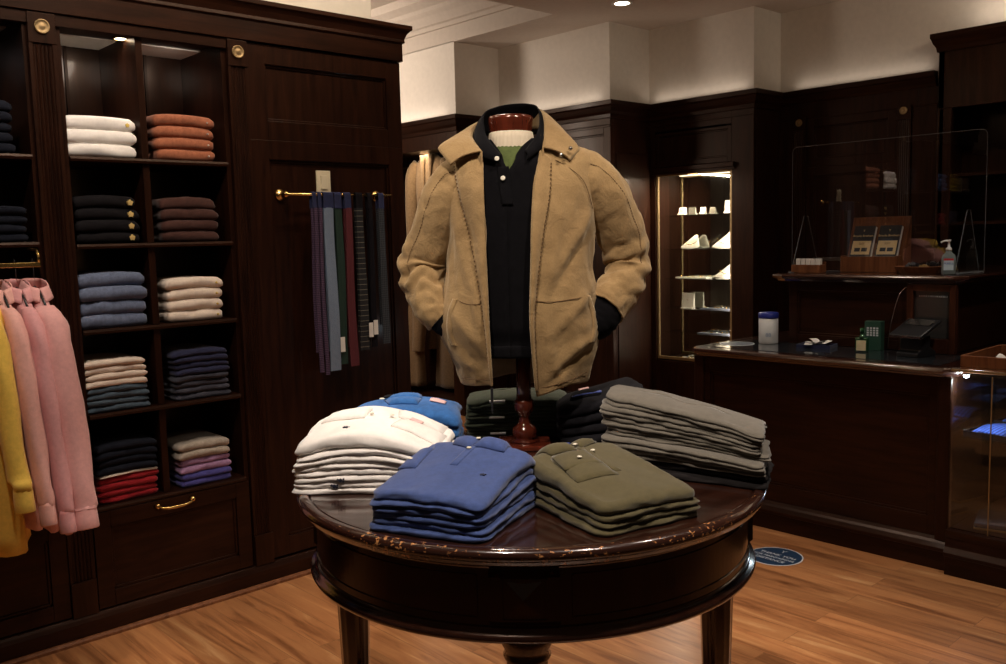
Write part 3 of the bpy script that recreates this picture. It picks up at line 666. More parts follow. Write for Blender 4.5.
# ================================================================== HANGING SHIRTS
RODZ = 1.497; ROD_Y = 3.60
t = thing('hanging_rail', 'brass hanging rail under the shelf, holding the shirts', 'rail', (0.75, ROD_Y, RODZ))
obj('bar', MB().box(0.435, 1.04, ROD_Y-0.006, ROD_Y+0.006, RODZ-0.009, RODZ+0.009), 'brass', t, world=True, bevel=0.002)
for x in (0.44, 1.035):
    obj('bracket', MB().tube([(x, ROD_Y, RODZ), (x, ROD_Y, 1.53), (x, ROD_Y+0.02, 1.55), (x, ROD_Y+0.11, 1.555)], 0.006, 8), 'brass', t, world=True, smooth=True)
def hanging_shirt(x, mat, label, ylen=0.30, zhem=0.52, slen=0.60, seed=0, lean=0.0, fwd=0.0, thick=1.0, sw_=0.75, group='shirts hanging on the rail', name='hanging_shirt'):
    """a shirt on a hanger, its plane across the rail; shoulders fall towards -Y and +Y"""
    t = thing(name, label, 'shirt', (x, ROD_Y, RODZ), lean, group)
    zc = -0.105                     # neck below the rail
    mb = MB(); rows = []
    n = 22; L = zhem-RODZ-zc
    for i in range(n+1):
        k = i/n; z = zc+L*k; row = []
        # half width in y: neck, shoulder slope, body
        hw = interp([(0, 0.045), (0.05, 0.10), (0.12, 0.175), (0.2, 0.19), (1.0, 0.215)], k)[0]
        hd = thick*interp([(0, 0.03), (0.06, 0.03), (0.15, 0.022), (0.5, 0.024), (1, 0.03)], k)[0]
        for j in range(24):
            a = 2*PI*j/24; c, s_ = math.cos(a), math.sin(a)
            y = hw*math.copysign(abs(c)**0.8, c); xx = hd*math.copysign(abs(s_)**0.7, s_)
            xx += 0.012*k*math.sin(y*38+seed)+0.008*nz(y*6, z*3, seed); row.append((xx+lean*0.1, y+fwd*k, z+(-0.03*k*k*abs(c) if i == n else 0)))
        rows.append(row)
    mb.grid(rows, True); mb.f += [tuple(range(24))[::-1], tuple(n*24+j for j in range(24))]
    obj('body', mb, mat, t, smooth=True)
    # front sleeve hanging towards the room and back sleeve
    for sgn in (-1, 1):
        sl = slen if sgn < 0 else slen*0.9
        pth = [(0.0, sgn*0.10, zc-0.045, 0.030), (0.0, sgn*0.15, zc-0.085, 0.045), (0.004, sgn*0.19, zc-0.18, 0.052), (0.006, sgn*0.235, zc-0.36, 0.050), (0.01, sgn*0.285, zc-0.58, 0.045), (0.012, sgn*0.32, zc-sl-0.12, 0.042), (0.012, sgn*0.325, zc-sl-0.15, 0.036)]
        if sgn > 0: pth = [(a, b*0.75 if b > 0 else b, c, r) for a, b, c, r in pth]
        sp = spline(pth, 26); mb = MB(); rows = []
        for i, (a, b, c, r) in enumerate(sp):
            row = []
            for j in range(16):
                an = 2*PI*j/16; q = 1+0.22*nz(i*0.3, an*1.3, seed+sgn*3)+0.14*(0.4-abs(nz(i*0.16+seed, an*2.2, sgn)))+0.05*nz(i*1.5, an*3, seed)
                row.append((a+r*sw_*q*math.sin(an), b+r*q*math.cos(an), c+0.2*r*math.cos(an)*sgn))
            rows.append(row)
        mb.grid(rows, True); mb.f += [tuple(range(16))[::-1], tuple(25*16+j for j in range(16))]
        s_o = obj('sleeve', mb, mat, t, smooth=True)
        a, b, c, r = sp[-1]; mb = MB(); rows = []
        for (dz, k) in ((0.012, 1.06), (0.0, 1.1), (-0.03, 1.14), (-0.062, 1.18), (-0.066, 1.1), (-0.06, 0.98)):
            rows.append([(a+r*sw_*k*math.sin(2*PI*j/16), b+r*k*math.cos(2*PI*j/16)+(-sgn)*dz*0.15, c+dz+0.2*r*math.cos(2*PI*j/16)*sgn) for j in range(16)])
        mb.grid(rows, True); mb.f += [tuple(range(16))[::-1], tuple(5*16+j for j in range(16))]
        obj('cuff', mb, mat, s_o, smooth=True)
    # collar: stand and two leaves
    mb = MB(); rows = []
    top = [(0.0, -0.058, zc+0.018), (0.03, -0.045, zc+0.03), (0.036, 0.0, zc+0.045), (0.03, 0.045, zc+0.052), (0, 0.06, zc+0.055), (-0.03, 0.045, zc+0.052), (-0.036, 0, zc+0.045), (-0.03, -0.045, zc+0.03), (-0.0, -0.058, zc+0.018)]
    low = [(0.01, -0.085, zc-0.032), (0.042, -0.06, zc-0.018), (0.05, 0.0, zc-0.005), (0.04, 0.055, zc+0.005), (0, 0.072, zc+0.008), (-0.04, 0.055, zc+0.005), (-0.05, 0, zc-0.005), (-0.042, -0.06, zc-0.018), (-0.01, -0.085, zc-0.032)]
    T = spline(top, 33); Lw = spline(low, 33)
    for q in range(5):
        k = q/4; rows.append([tuple(lerp(p1, p2, k) for p1, p2 in zip(a, b)) for a, b in zip(T, Lw)])
    mb.grid(rows); obj('collar', mb, mat, t, smooth=True, solid=0.004)
    # placket with buttons faces +X side front edge (towards the camera)
    h = MB().tube([(0, 0, 0.012), (0.0, 0.010, 0.022), (0, 0.018, 0.012), (0, 0.014, 0.0), (0, 0, -0.015), (0, 0, -0.05)], 0.002, 8)
    h.tube([(0, -0.13, zc-0.055), (0, -0.06, zc+0.0), (0, 0, zc+0.025), (0, 0.06, zc), (0, 0.13, zc-0.055)], 0.004, 8)
    obj('hanger', h, 'black', t, smooth=True)
    return t
m_pink = fabric('pink_oxford', srgb(224, 166, 162), 0.08, sheen=0.2); m_pink2 = fabric('salmon_pink_oxford', srgb(228, 172, 162), 0.08); m_yel = fabric('yellow_oxford', srgb(228, 188, 84), 0.1)
m_pk3 = fabric('dusty_pink_oxford', srgb(218, 158, 158), 0.08)
hanging_shirt(1.015, m_pink, 'pink button shirt hanging nearest the pilaster', zhem=0.56, seed=1, sw_=1.0)
hanging_shirt(0.955, m_pk3, 'dusty pink shirt, second from the pilaster on the rail', zhem=0.58, slen=0.60, seed=2, sw_=0.6)
hanging_shirt(0.895, m_pink2, 'salmon pink shirt beside the yellow one', zhem=0.60, slen=0.56, seed=3, sw_=0.6)
ys = hanging_shirt(0.825, m_yel, 'yellow button shirt at the left edge of the photo', zhem=0.53, slen=0.50, seed=4, thick=2.6)
hanging_shirt(0.70, m_yel, 'yellow shirt behind the first yellow one, cut by left edge', zhem=0.48, slen=0.60, seed=5)

# ================================================================== DISPLAY TABLE
TC = (1.704, 1.736); TR = 0.625; TZ = 0.905
t = thing('display_table', 'round dark wood display table with chipped rim, carrying folded clothes', 'table', (TC[0], TC[1], 0))
A0 = math.atan2(-TC[1], -TC[0])-0.03
obj('tabletop', MB().lathe([(0.0001, TZ), (TR-0.035, TZ), (TR-0.032, TZ-0.003), (TR-0.03, TZ-0.02), (0.0001, TZ-0.02)], (0, 0, 0), 128), 'table_top', t)
prof = [(TR-0.05, TZ-0.03), (TR-0.031, TZ-0.006), (TR-0.030, TZ+0.001), (TR-0.024, TZ+0.003), (TR-0.012, TZ+0.002), (TR-0.003, TZ-0.003), (TR, TZ-0.011), (TR-0.002, TZ-0.019), (TR-0.009, TZ-0.025), (TR-0.012, TZ-0.027), (TR-0.013, TZ-0.033), (TR-0.022, TZ-0.038), (TR-0.05, TZ-0.038)]
obj('rim', MB().lathe(prof, (0, 0, 0), 160), 'rim', t, smooth=True)
AR = 0.578
prof = [(AR-0.03, TZ-0.036), (AR+0.012, TZ-0.036), (AR+0.01, TZ-0.043), (AR, TZ-0.05), (AR, 0.725), (AR-0.03, 0.725)]
ap = obj('apron', MB().lathe(prof, (0, 0, 0), 160), 'wood_gloss', t)
ap.modifiers.new('bev', 'BEVEL').width = 0.002
prof = [(AR-0.03, 0.69), (0.585, 0.69), (0.594, 0.695), (0.598, 0.703), (0.594, 0.711), (0.586, 0.714), (0.584, 0.72), (0.579, 0.726), (AR-0.03, 0.726)]
obj('base_moulding', MB().lathe(prof, (0, 0, 0), 160), 'wood_gloss', t, smooth=True)
def arc_bar(mb, r, a0, a1, z0, z1, d):
    n = max(2, int(abs(a1-a0)*30)); vs = []
    for i in range(n+1):
        a = lerp(a0, a1, i/n); c, s_ = math.cos(a), math.sin(a)
        vs.append([(r*c, r*s_, z0), ((r+d)*c, (r+d)*s_, z0+min(d, (z1-z0)*0.3)), ((r+d)*c, (r+d)*s_, z1-min(d, (z1-z0)*0.3)), (r*c, r*s_, z1)])
    mb.grid(vs)
for q in range(4):
    a = A0+q*PI/2; dl = 0.075/AR
    mb = MB(); arc_bar(mb, AR+0.0, a-dl, a+dl, 0.728, 0.852, 0.014)
    n = len(mb.v); mb.f += [(0, 1, 2, 3), (n-4, n-3, n-2, n-1)]
    obj('corner_block', mb, 'wood_gloss', t)
    mb = MB()
    for (za, zb) in ((0.744, 0.748), (0.834, 0.838)): arc_bar(mb, AR+0.013, a-dl*0.62, a+dl*0.62, za, zb, 0.004)
    for s_ in (-1, 1): arc_bar(mb, AR+0.013, a+s_*dl*0.62-0.004, a+s_*dl*0.62+0.004, 0.744, 0.838, 0.004)
    mb.add([(math.cos(a+s_*dl*0.5)*(AR+0.0145), math.sin(a+s_*dl*0.5)*(AR+0.0145), z) for s_, z in ((-1, 0.752), (1, 0.752), (1, 0.83), (-1, 0.83))]+[(math.cos(a)*(AR+0.022), math.sin(a)*(AR+0.018), 0.791)], [(0, 1, 4), (1, 2, 4), (2, 3, 4), (3, 0, 4)])
    obj('raised_panel', mb, 'wood_gloss', t)
    b0, b1 = a+dl+0.05, a+PI/2-dl-0.05
    mb = MB()
    for (za, zb) in ((0.742, 0.746), (0.836, 0.840)): arc_bar(mb, AR-0.001, b0, b1, za, zb, 0.004)
    for b in (b0, b1): arc_bar(mb, AR-0.001, b-0.004, b+0.004, 0.742, 0.840, 0.004)
    obj('panel_bead', mb, 'wood_gloss', t)
    # leg: capital and fluted tapering shaft
    r = 0.505; cx, cy = r*math.cos(a), r*math.sin(a)
    mb = MB(); fl = lambda an: 1-0.05*abs(math.sin(6*an))
    mb.lathe([(0.001, 0.0), (0.026, 0.0), (0.03, 0.02), (0.028, 0.06), (0.031, 0.08), (0.047, 0.62), (0.047, 0.645)], (cx, cy, 0), 72, fl=fl)
    lg = obj('leg', mb, 'wood_gloss', t, smooth=True)
    mb = MB().lathe([(0.04, 0.62), (0.051, 0.625), (0.054, 0.633), (0.05, 0.64), (0.052, 0.65), (0.06, 0.665), (0.062, 0.68), (0.058, 0.692), (0.001, 0.692)], (cx, cy, 0), 32)
    obj('capital', mb, 'wood_gloss', lg, smooth=True)

# ---- stacks of clothes on the table
def rect_corner(c, l1, l2, ang):
    a = math.radians(ang); e1 = Vector((math.cos(a), math.sin(a)))*l1; e2 = Vector((-math.sin(a), math.cos(a)))*l2
    o = Vector(c)-e1/2-e2/2; return tuple(o), tuple(e1), tuple(e2)
def table_stack(geom, items, S, seed, wob=0.007, crease=0.007, jit=0.0035):
    o, e1, e2 = geom; k = 0.0; idx = 0; n = sum(i[0] for i in items); frames = []
    for (c, mat, nm, what, where, h, cat, lay) in items:
        for q in range(c):
            lab = '%s, %s of %s' % (what, place_word(idx, n), where)
            tp = 0.045*(n-1-idx)/n; E1 = Vector(e1)*(1+tp); E2 = Vector(e2)*(1+tp); OO = Vector(o)-Vector(e1)*tp/2-Vector(e2)*tp/2
            frames.append(folded(nm, lab, cat, where, mat, OO, E1, E2, TZ+0.0012, k, h-0.0008, S, seed*17+idx, lay, True, idx == n-1, crease, wob, jit))
            k += h; idx += 1
    return frames
def logo(frame, u, v, mat, s=0.008):
    root, o, e1, e2, zt = frame; L = root.location; p = o+e1*u+e2*v; mb = MB()
    x, y, z = p.x-L.x, p.y-L.y, zt(u, v)+0.0012-L.z
    for (dx, dy, r) in ((0, 0, 0.45), (0.5, 0.5, 0.25), (-0.45, 0.3, 0.28), (0.5, -0.4, 0.25), (-0.2, -0.6, 0.22), (0.1, 0.8, 0.2)):
        mb.lathe([(0.0001, 0.001), (r*s, 0.0006), (r*s, -0.002), (0.0001, -0.002)], (x+dx*s, y+dy*s, z), 10)
    return obj('embroidered_emblem', mb, mat, root)
def polo_top(frame, mat, collar_v=1.0, right=True, btn2=True):
    """collar, placket and buttons of the uppermost polo; v=1 is the neck end"""
    root = frame[0]
    patch('collar', root, frame, ((0.30, 0.80), (0.50, 0.72), (0.52, 0.95), (0.24, 0.97)), mat, 0.009, puff=0.007)
    patch('collar', root, frame, ((0.52, 0.74), (0.80, 0.76), (0.78, 0.98), (0.54, 0.96)), mat, 0.009, puff=0.007)
    patch('placket', root, frame, ((0.475, 0.45), (0.545, 0.45), (0.55, 0.78), (0.48, 0.78)), mat, 0.002)
blue = F('heather_blue_pique', (60, 78, 128), sheen=0.3, var=0.18); whitep = F('white_pique', (236, 230, 224), var=0.05, sheen=0.2); cob = F('cobalt_pique', (48, 98, 160), sheen=0.2)
olive = F('olive_flannel', (82, 74, 48), var=0.15, sheen=0.3); dgreen = F('dark_green_corduroy', (62, 68, 52)); blackp = F('black_pique', (26, 25, 28)); gray = F('grey_moleskin', (98, 92, 82), var=0.14, sheen=0.3); coal = F('coal_moleskin', (34, 31, 31))
c_ink2 = plain('ink_thread', (0.01, 0.012, 0.03, 1), 0.7); c_label_blue = F('blue_neck_tape', (70, 84, 150)); 
S_wedge = lambda a, b, kx: (lambda u, v: (a+b*min(v, 0.85))*(1-kx*(2*abs(u-0.5))**2.5)*(1-0.25*max(0, (v-0.85)/0.15)**2))
S_dome = lambda kx, ky: (lambda u, v: (1-kx*(2*abs(u-0.5))**2.5)*(1-ky*(2*abs(v-0.5))**3))
# blue polos (front)
g = rect_corner((1.323, 1.597), 0.288, 0.32, -68)
fr = table_stack(g, [(5, blue, pj, 'heather blue folded polo', 'blue stack at table front', 0.0205, 'shirt', 1), (1, blue, pj, 'heather blue folded polo', 'blue stack at table front', 0.030, 'shirt', 1)], S_wedge(0.70, 0.50, 0.14), 3)
f = fr[-1]
polo_top(f, blue); button(f[0], f, 0.51, 0.70, 0.004); button(f[0], f, 0.5, 0.88, 0.010)
logo(f, 0.80, 0.40, c_ink2, 0.009)
patch('sleeve_cuff', f[0], f, ((0.02, 0.40), (0.20, 0.38), (0.16, 0.74), (0.04, 0.72)), blue, 0.006, puff=0.003); button(f[0], f, 0.08, 0.50, 0.008, 0.006)
patch('neck_label', f[0], f, ((0.40, 0.98), (0.5, 0.99), (0.52, 1.06), (0.42, 1.05)), 'pink_label', 0.002, lift=0.008)
# white polos
g = rect_corner((1.385, 1.995), 0.395, 0.26, -45.5)
fr = table_stack(g, [(7, whitep, pj, 'white folded polo', 'white stack at left table rim', 0.0172, 'shirt', 1), (1, whitep, pj, 'white folded polo', 'white stack at left table rim', 0.042, 'shirt', 1)], lambda u, v: (0.70+0.38*math.sin(PI*min(1, max(0, u*0.95+0.1))))*(0.90+0.16*v), 5)
f = fr[-1]
logo(f, 0.33, 0.24, c_ink2, 0.0115); 
patch('sleeve', f[0], f, ((0.10, 0.62), (0.42, 0.52), (0.44, 0.80), (0.12, 0.86)), whitep, 0.008, puff=0.004)
patch('collar', f[0], f, ((0.62, 0.30), (0.95, 0.25), (0.97, 0.62), (0.66, 0.58)), whitep, 0.009, puff=0.007)
patch('collar', f[0], f, ((0.64, 0.64), (0.94, 0.66), (0.96, 0.92), (0.62, 0.84)), whitep, 0.009, puff=0.007)
patch('neck_label', f[0], f, ((0.72, 0.58), (0.80, 0.58), (0.81, 0.66), (0.73, 0.66)), 'pink_label', 0.002, lift=0.01)
button(f[0], f, 0.60, 0.60, 0.006); button(f[0], f, 0.46, 0.6, 0.004)
for k in (0, 1):
    f2 = fr[k+1]; root = f2[0]; L = root.location; e1n = f2[2]; e2n = f2[3]; p = f2[1]+e1n*(0.27+0.05*k); nn = Vector(e2n).normalized()
    z = f2[4](0.26, 0.02)-0.010; mb = MB()
    for (dx, dz, r) in ((0, 0, 0.005), (0.008, 0.003, 0.0025), (-0.007, 0.002, 0.003), (0.007, -0.003, 0.0025)):
        q = p+Vector(e1n).normalized()*dx-nn*0.001
        mb.add([Vector((q.x, q.y, z+dz))+Vector((Vector(e1n).normalized().x*r*math.cos(a), Vector(e1n).normalized().y*r*math.cos(a), r*math.sin(a)))-Vector((nn.x, nn.y, 0))*d for d in (0.003, -0.010) for a in [2*PI*i/8 for i in range(8)]],
               [tuple(range(8)), tuple(range(8, 16))]+[(i, (i+1) % 8, 8+(i+1) % 8, 8+i) for i in range(8)])
    mb.v = [(x-L.x, y-L.y, z_-L.z) for x, y, z_ in mb.v]; obj('embroidered_emblem', mb, c_ink2, root)
# cobalt polos (behind)
g = rect_corner((1.632, 2.19), 0.33, 0.25, -42)
fr = table_stack(g, [(4, cob, pj, 'bright cobalt folded polo', 'cobalt stack behind the white polos', 0.041, 'shirt', 1)], S_dome(0.18, 0.10), 7)
f = fr[-1]; patch('collar', f[0], f, ((0.36, 0.25), (0.62, 0.2), (0.64, 0.5), (0.3, 0.52)), cob, 0.009, puff=0.007); patch('collar', f[0], f, ((0.30, 0.56), (0.64, 0.54), (0.62, 0.86), (0.34, 0.84)), cob, 0.009, puff=0.007)
patch('neck_lining', f[0], f, ((0.28, 0.60), (0.46, 0.60), (0.46, 0.82), (0.28, 0.8)), blackp, 0.003, lift=0.009); button(f[0], f, 0.28, 0.48, 0.01, 0.008)
patch('neck_label', f[0], f, ((0.72, 0.36), (0.86, 0.34), (0.87, 0.52), (0.73, 0.54)), 'pink_label', 0.002, lift=0.004)
# dark green corduroys behind the pole
g = rect_corner((2.062, 2.155), 0.33, 0.2, -43)
fr = table_stack(g, [(5, dgreen, tr, 'dark green folded trousers', 'stack behind the stand', 0.0285, 'trousers', 2)], S_dome(0.12, 0.1), 9, 0.01)
for i in (4, 2, 0):
    f = fr[i]; L = f[0].location; e1n = Vector(f[2]).normalized(); nn = Vector(f[3]).normalized(); p = f[1]+f[2]*0.3; z = f[4](0.3, 0.02)-0.007
    c3 = Vector((p.x-L.x, p.y-L.y, z-L.z))-Vector((nn.x, nn.y, 0))*0.003
    mb = MB().rot_box(c3, 0.05, 0.012, 0.005, math.atan2(e1n.y, e1n.x)); obj('size_tag', mb, 'paper', f[0])
# black polos
g = rect_corner((2.185, 1.905), 0.27, 0.26, -40)
fr = table_stack(g, [(4, blackp, pj, 'black folded polo', 'black stack between stand and grey trousers', 0.041, 'shirt', 1)], lambda u, v: 0.72+0.4*u-0.08*(2*abs(v-0.5))**3, 11)
f = fr[-1]; patch('collar', f[0], f, ((0.15, 0.25), (0.5, 0.2), (0.55, 0.5), (0.2, 0.55)), blackp, 0.009, puff=0.007)
patch('neck_label', f[0], f, ((0.28, 0.34), (0.40, 0.32), (0.42, 0.60), (0.30, 0.62)), 'pink_label', 0.002, lift=0.012)
patch('neck_tape', f[0], f, ((0.18, 0.26), (0.52, 0.22), (0.52, 0.27), (0.18, 0.31)), c_label_blue, 0.003, lift=0.008)
# grey trousers, skewed along the rim
o = Vector((1.986, 1.186)); e1 = Vector((-0.115, 0.43)); e2 = Vector((0.175, 0.10))
fr = table_stack((tuple(o+e1), tuple(-e1), tuple(e2)), [(2, coal, tr, 'charcoal black folded trousers', 'grey trouser stack at right rim', 0.022, 'trousers', 1), (6, gray, tr, 'grey folded trousers', 'grey trouser stack at right rim', 0.0275, 'trousers', 2)], lambda u, v: 1.02-0.34*max(u, 0)**1.6-0.06*(2*abs(v-0.5))**3, 13, 0.009, 0.008, 0.012)
# olive shirts (front right)
g = rect_corner((1.612, 1.385), 0.28, 0.36, -13.5)
fr = table_stack(g, [(3, olive, 'folded_shirt', 'olive flannel folded shirt', 'olive stack at table front', 0.0215, 'shirt', 1), (1, olive, 'folded_shirt', 'olive flannel folded shirt', 'olive stack at table front', 0.036, 'shirt', 1)], S_wedge(0.68, 0.62, 0.12), 15, 0.008, 0.010)
f = fr[-1]
patch('chest_pocket', f[0], f, ((0.10, 0.38), (0.48, 0.34), (0.52, 0.74), (0.16, 0.76)), olive, 0.005, puff=0.003)
patch('pocket_flap', f[0], f, ((0.12, 0.54), (0.47, 0.50), (0.50, 0.74), (0.17, 0.76)), olive, 0.004, lift=0.006)
button(f[0], f, 0.32, 0.60, 0.012)
patch('collar', f[0], f, ((0.20, 0.80), (0.46, 0.78), (0.44, 1.0), (0.16, 1.0)), olive, 0.009, puff=0.007); patch('collar', f[0], f, ((0.52, 0.80), (0.74, 0.86), (0.66, 1.0), (0.5, 1.0)), olive, 0.009, puff=0.007)
patch('neck_tape', f[0], f, ((0.36, 0.93), (0.52, 0.93), (0.52, 0.96), (0.36, 0.96)), c_label_blue, 0.003, lift=0.012); button(f[0], f, 0.49, 0.84, 0.006); button(f[0], f, 0.57, 0.72, 0.004)
patch('placket', f[0], f, ((0.50, 0.40), (0.57, 0.40), (0.56, 0.84), (0.49, 0.84)), olive, 0.002)

# ================================================================== DRESS FORM AND CLOTHES
FORM = (1.93, 1.985, TZ); FRZ = -math.radians(90-47.03)
def Z(z): return z-TZ
t = thing('dress_form', 'dark wooden torso form on turned stand at the back of the table', 'mannequin', FORM, FRZ)
obj('base_board', MB().box(-0.08, 0.08, -0.08, 0.08, 0.0005, 0.016), 'redwood', t, bevel=0.004)
prof = [(0.001, 0.015), (0.045, 0.016), (0.046, 0.022), (0.03, 0.026), (0.036, 0.034), (0.039, 0.045), (0.036, 0.058), (0.024, 0.068), (0.018, 0.075), (0.016, 0.09), (0.018, 0.1), (0.026, 0.108), (0.031, 0.12), (0.032, 0.135), (0.03, 0.145), (0.024, 0.15), (0.0225, 0.17), (0.0225, 0.34), (0.001, 0.34)]
obj('stand_pole', MB().lathe(prof, (0, 0, 0), 32), 'redwood', t, smooth=True)
NX = -0.02
prof = [(0.001, Z(1.76)), (0.060, Z(1.76)), (0.061, Z(1.85)), (0.066, Z(1.885)), (0.068, Z(1.9)), (0.066, Z(1.909)), (0.06, Z(1.912)), (0.001, Z(1.915))]
obj('neck_cap', MB().lathe(prof, (NX, 0.0, 0), 40), 'redwood', t, smooth=True)
def torso(rows, ncol=96, p=2.3, disp=None, nrow=60, open_front=True, hem=None):
    """rows (z, aL, aR, dfront, dback, eL, eR). returns grid of points, open at the front between eL and eR"""
    z0, z1 = rows[0][0], rows[-1][0]; out = []
    for i in range(nrow+1):
        z = lerp(z0, z1, i/nrow); aL, aR, df, db, eL, eR = interp(rows, z); c = (aL+aR)/2; w_ = (aR-aL)/2; row = []
        def ang(e):   # parameter angle so that a(angle)=e at the front
            k = max(-0.999, min(0.999, (e-c)/w_)); return math.acos(math.copysign(abs(k)**(p/2), k))
        tL = -ang(eL); tR = -ang(eR)     # front: angles in (-pi, 0)
        # travel from the left front edge clockwise round the back to the right front edge
        start = tL; end = tR-2*PI
        for j in range(ncol+1):
            th = lerp(start, end, j/ncol); cs, sn = math.cos(th), math.sin(th)
            a = c+w_*math.copysign(abs(cs)**(2/p), cs); b = (df if sn < 0 else db)*math.copysign(abs(sn)**(2/p), sn)
            zz = z
            if hem: zz = hem(a, b, z, i/nrow)
            q = (a, b, zz)
            if disp:
                d = disp(a, b, z); rr = math.hypot(a-c, b) or 1; q = (a+d*(a-c)/rr*0.9, b+d*b/rr, zz)
            row.append(q)
        out.append(row)
    return out
def to_local(rows): return [[(a, b, Z(z)) for a, b, z in r] for r in rows]
torso_rows = [(1.235, -.15, .15, .10, .09, 0, 0), (1.4, -.16, .165, .105, .10, 0, 0), (1.64, -.185, .19, .105, .11, 0, 0), (1.74, -.16, .17, .08, .09, 0, 0), (1.79, -.09, .06, .06, .06, -.02, -.02), (1.83, -.075, .04, .055, .055, -.02, -.02)]
mb = MB(); rw = to_local(torso(torso_rows, 40, 2.2, None, 20)); mb.grid(rw); n = len(rw[0])
mb.f.append(tuple(range(n)))
obj('torso', mb, 'wood', t, smooth=True)
# ---- undershirt
tee = thing('undershirt', 'green undershirt with cream ribbed neck under the black polo', 'shirt', FORM, FRZ)
gm = F('leaf_green_jersey', (72, 82, 42)); rib = stripes('cream_rib', srgb(206, 192, 168), srgb(176, 160, 136), 300, 0, 0.4)
tr_rows = [(1.55, -.165, .17, .112, .10, -.03, -.03), (1.68, -.16, .165, .108, .10, -.03, -.03), (1.74, -.13, .13, .100, .09, -.03, -.03), (1.79, -.10, .06, .085, .075, -.022, -.022), (1.822, -.088, .048, .068, .066, -.02, -.02)]
mb = MB().grid(to_local(torso(tr_rows, 48, 2.1, None, 18))); obj('body', mb, gm, tee, smooth=True)
mb = MB(); rows = []
for (r, z) in ((0.070, 1.806), (0.071, 1.82), (0.068, 1.845), (0.065, 1.862), (0.0625, 1.864), (0.062, 1.855)):
    rows.append([(NX+r*math.cos(a)*(1+0.012*math.sin(36*a)), r*math.sin(a)*(1+0.012*math.sin(36*a)), Z(z)) for a in [2*PI*i/144 for i in range(144)]])
mb.grid(rows, True); obj('ribbed_neckband', mb, rib, tee, smooth=True, label='cream ribbed neckband')
# ---- polo
bk = F('black_wool_knit', (13, 12, 14), sheen=0.0)
polo = thing('polo_shirt', 'black knit polo with two pale buttons worn under the tan jacket', 'shirt', FORM, FRZ)
def pdisp(a, b, z): return 0.004*nz(a*9, b*9, z*4)+0.003*nz(a*20+3, b*20, z*8)
p_rows = [(1.215, -.175, .175, .115, .105, -.04, -.04), (1.24, -.17, .17, .112, .105, -.04, -.04), (1.28, -.18, .18, .125, .11, -.04, -.04), (1.45, -.185, .185, .125, .115, -.04, -.04), (1.62, -.19, .195, .122, .12, -.038, -.038),
          (1.70, -.185, .20, .115, .11, -.036, -.036), (1.745, -.170, .185, .112, .10, -.032, -.030), (1.768, -.15, .16, .108, .095, -.044, -.014), (1.79, -.125, .12, .098, .088, -.048, -.008), (1.815, -.108, .085, .085, .08, -.064, .010), (1.84, -.095, .07, .072, .075, -.080, .040)]
mb = MB().grid(to_local(torso(p_rows, 90, 2.3, pdisp, 60))); obj('body', mb, bk, polo, smooth=True, solid=0.003)
mb = MB().grid(to_local(torso([(1.196, -.172, .172, .116, .106, -.04, -.04), (1.20, -.176, .176, .119, .109, -.04, -.04), (1.228, -.174, .174, .117, .108, -.04, -.04), (1.232, -.17, .17, .112, .104, -.04, -.04)], 60, 2.3, None, 6))); obj('waist_rib', mb, bk, polo, smooth=True, solid=0.003)
top = [(-.052, -.098, 1.79), (-.082, -.075, 1.83), (-.098, -.035, 1.87), (-.098, .025, 1.925), (-.06, .07, 1.95), (-.012, .085, 1.96), (.035, .07, 1.957), (.062, .03, 1.94), (.066, -.02, 1.895), (.052, -.065, 1.845), (.018, -.098, 1.80)]
low = [(-.058, -.118, 1.765), (-.116, -.092, 1.79), (-.130, -.03, 1.825), (-.120, .04, 1.86), (-.06, .092, 1.865), (-.01, .105, 1.865), (.04, .095, 1.865), (.08, .045, 1.865), (.088, -.02, 1.845), (.07, -.085, 1.81), (.022, -.118, 1.77)]
T, Lw = spline(top, 60), spline(low, 60); rows = []
for q in range(9):
    k = q/8; bul = 0.012*math.sin(PI*k); rows.append([(lerp(a[0], b[0], k)+bul*(a[0]-NX)/0.1, lerp(a[1], b[1], k)+bul*a[1]/0.1, Z(lerp(a[2], b[2], k)+0.3*bul)) for a, b in zip(T, Lw)])
obj('collar', MB().grid(rows), bk, polo, smooth=True, solid=0.004)
def front_b(rows, p=2.3):
    def f(a, z):
        aL, aR, df, db, eL, eR = interp(rows, z); c = (aL+aR)/2; w_ = (aR-aL)/2; k = min(0.999, abs((a-c)/w_)); return -df*(1-k**p)**(1/p)
    return f
pf = front_b(p_rows)
rows = []
for i in range(21):
    z = lerp(1.755, 1.645, i/20); x0 = lerp(-.062, -.052, i/20); rows.append([(lerp(x0, x0+0.032, j/5), pf(lerp(x0, x0+0.032, j/5), z)-0.0035-pdisp(x0, -.12, z), Z(z)) for j in range(6)])
obj('placket', MB().grid(rows), bk, polo, smooth=True, solid=0.004)
for (a, z) in ((-.064, 1.778), (-.048, 1.722)):
    obj('button', MB().lathe([(0.0001, -0.005), (0.004, -0.0045), (0.0068, -0.0055), (0.007, -0.002), (0.0001, 0.0)], (a, pf(a, z)-(0.024 if z > 1.75 else 0.009), Z(z)), 16, 'Y'), 'button', polo, smooth=True, label='pale button')

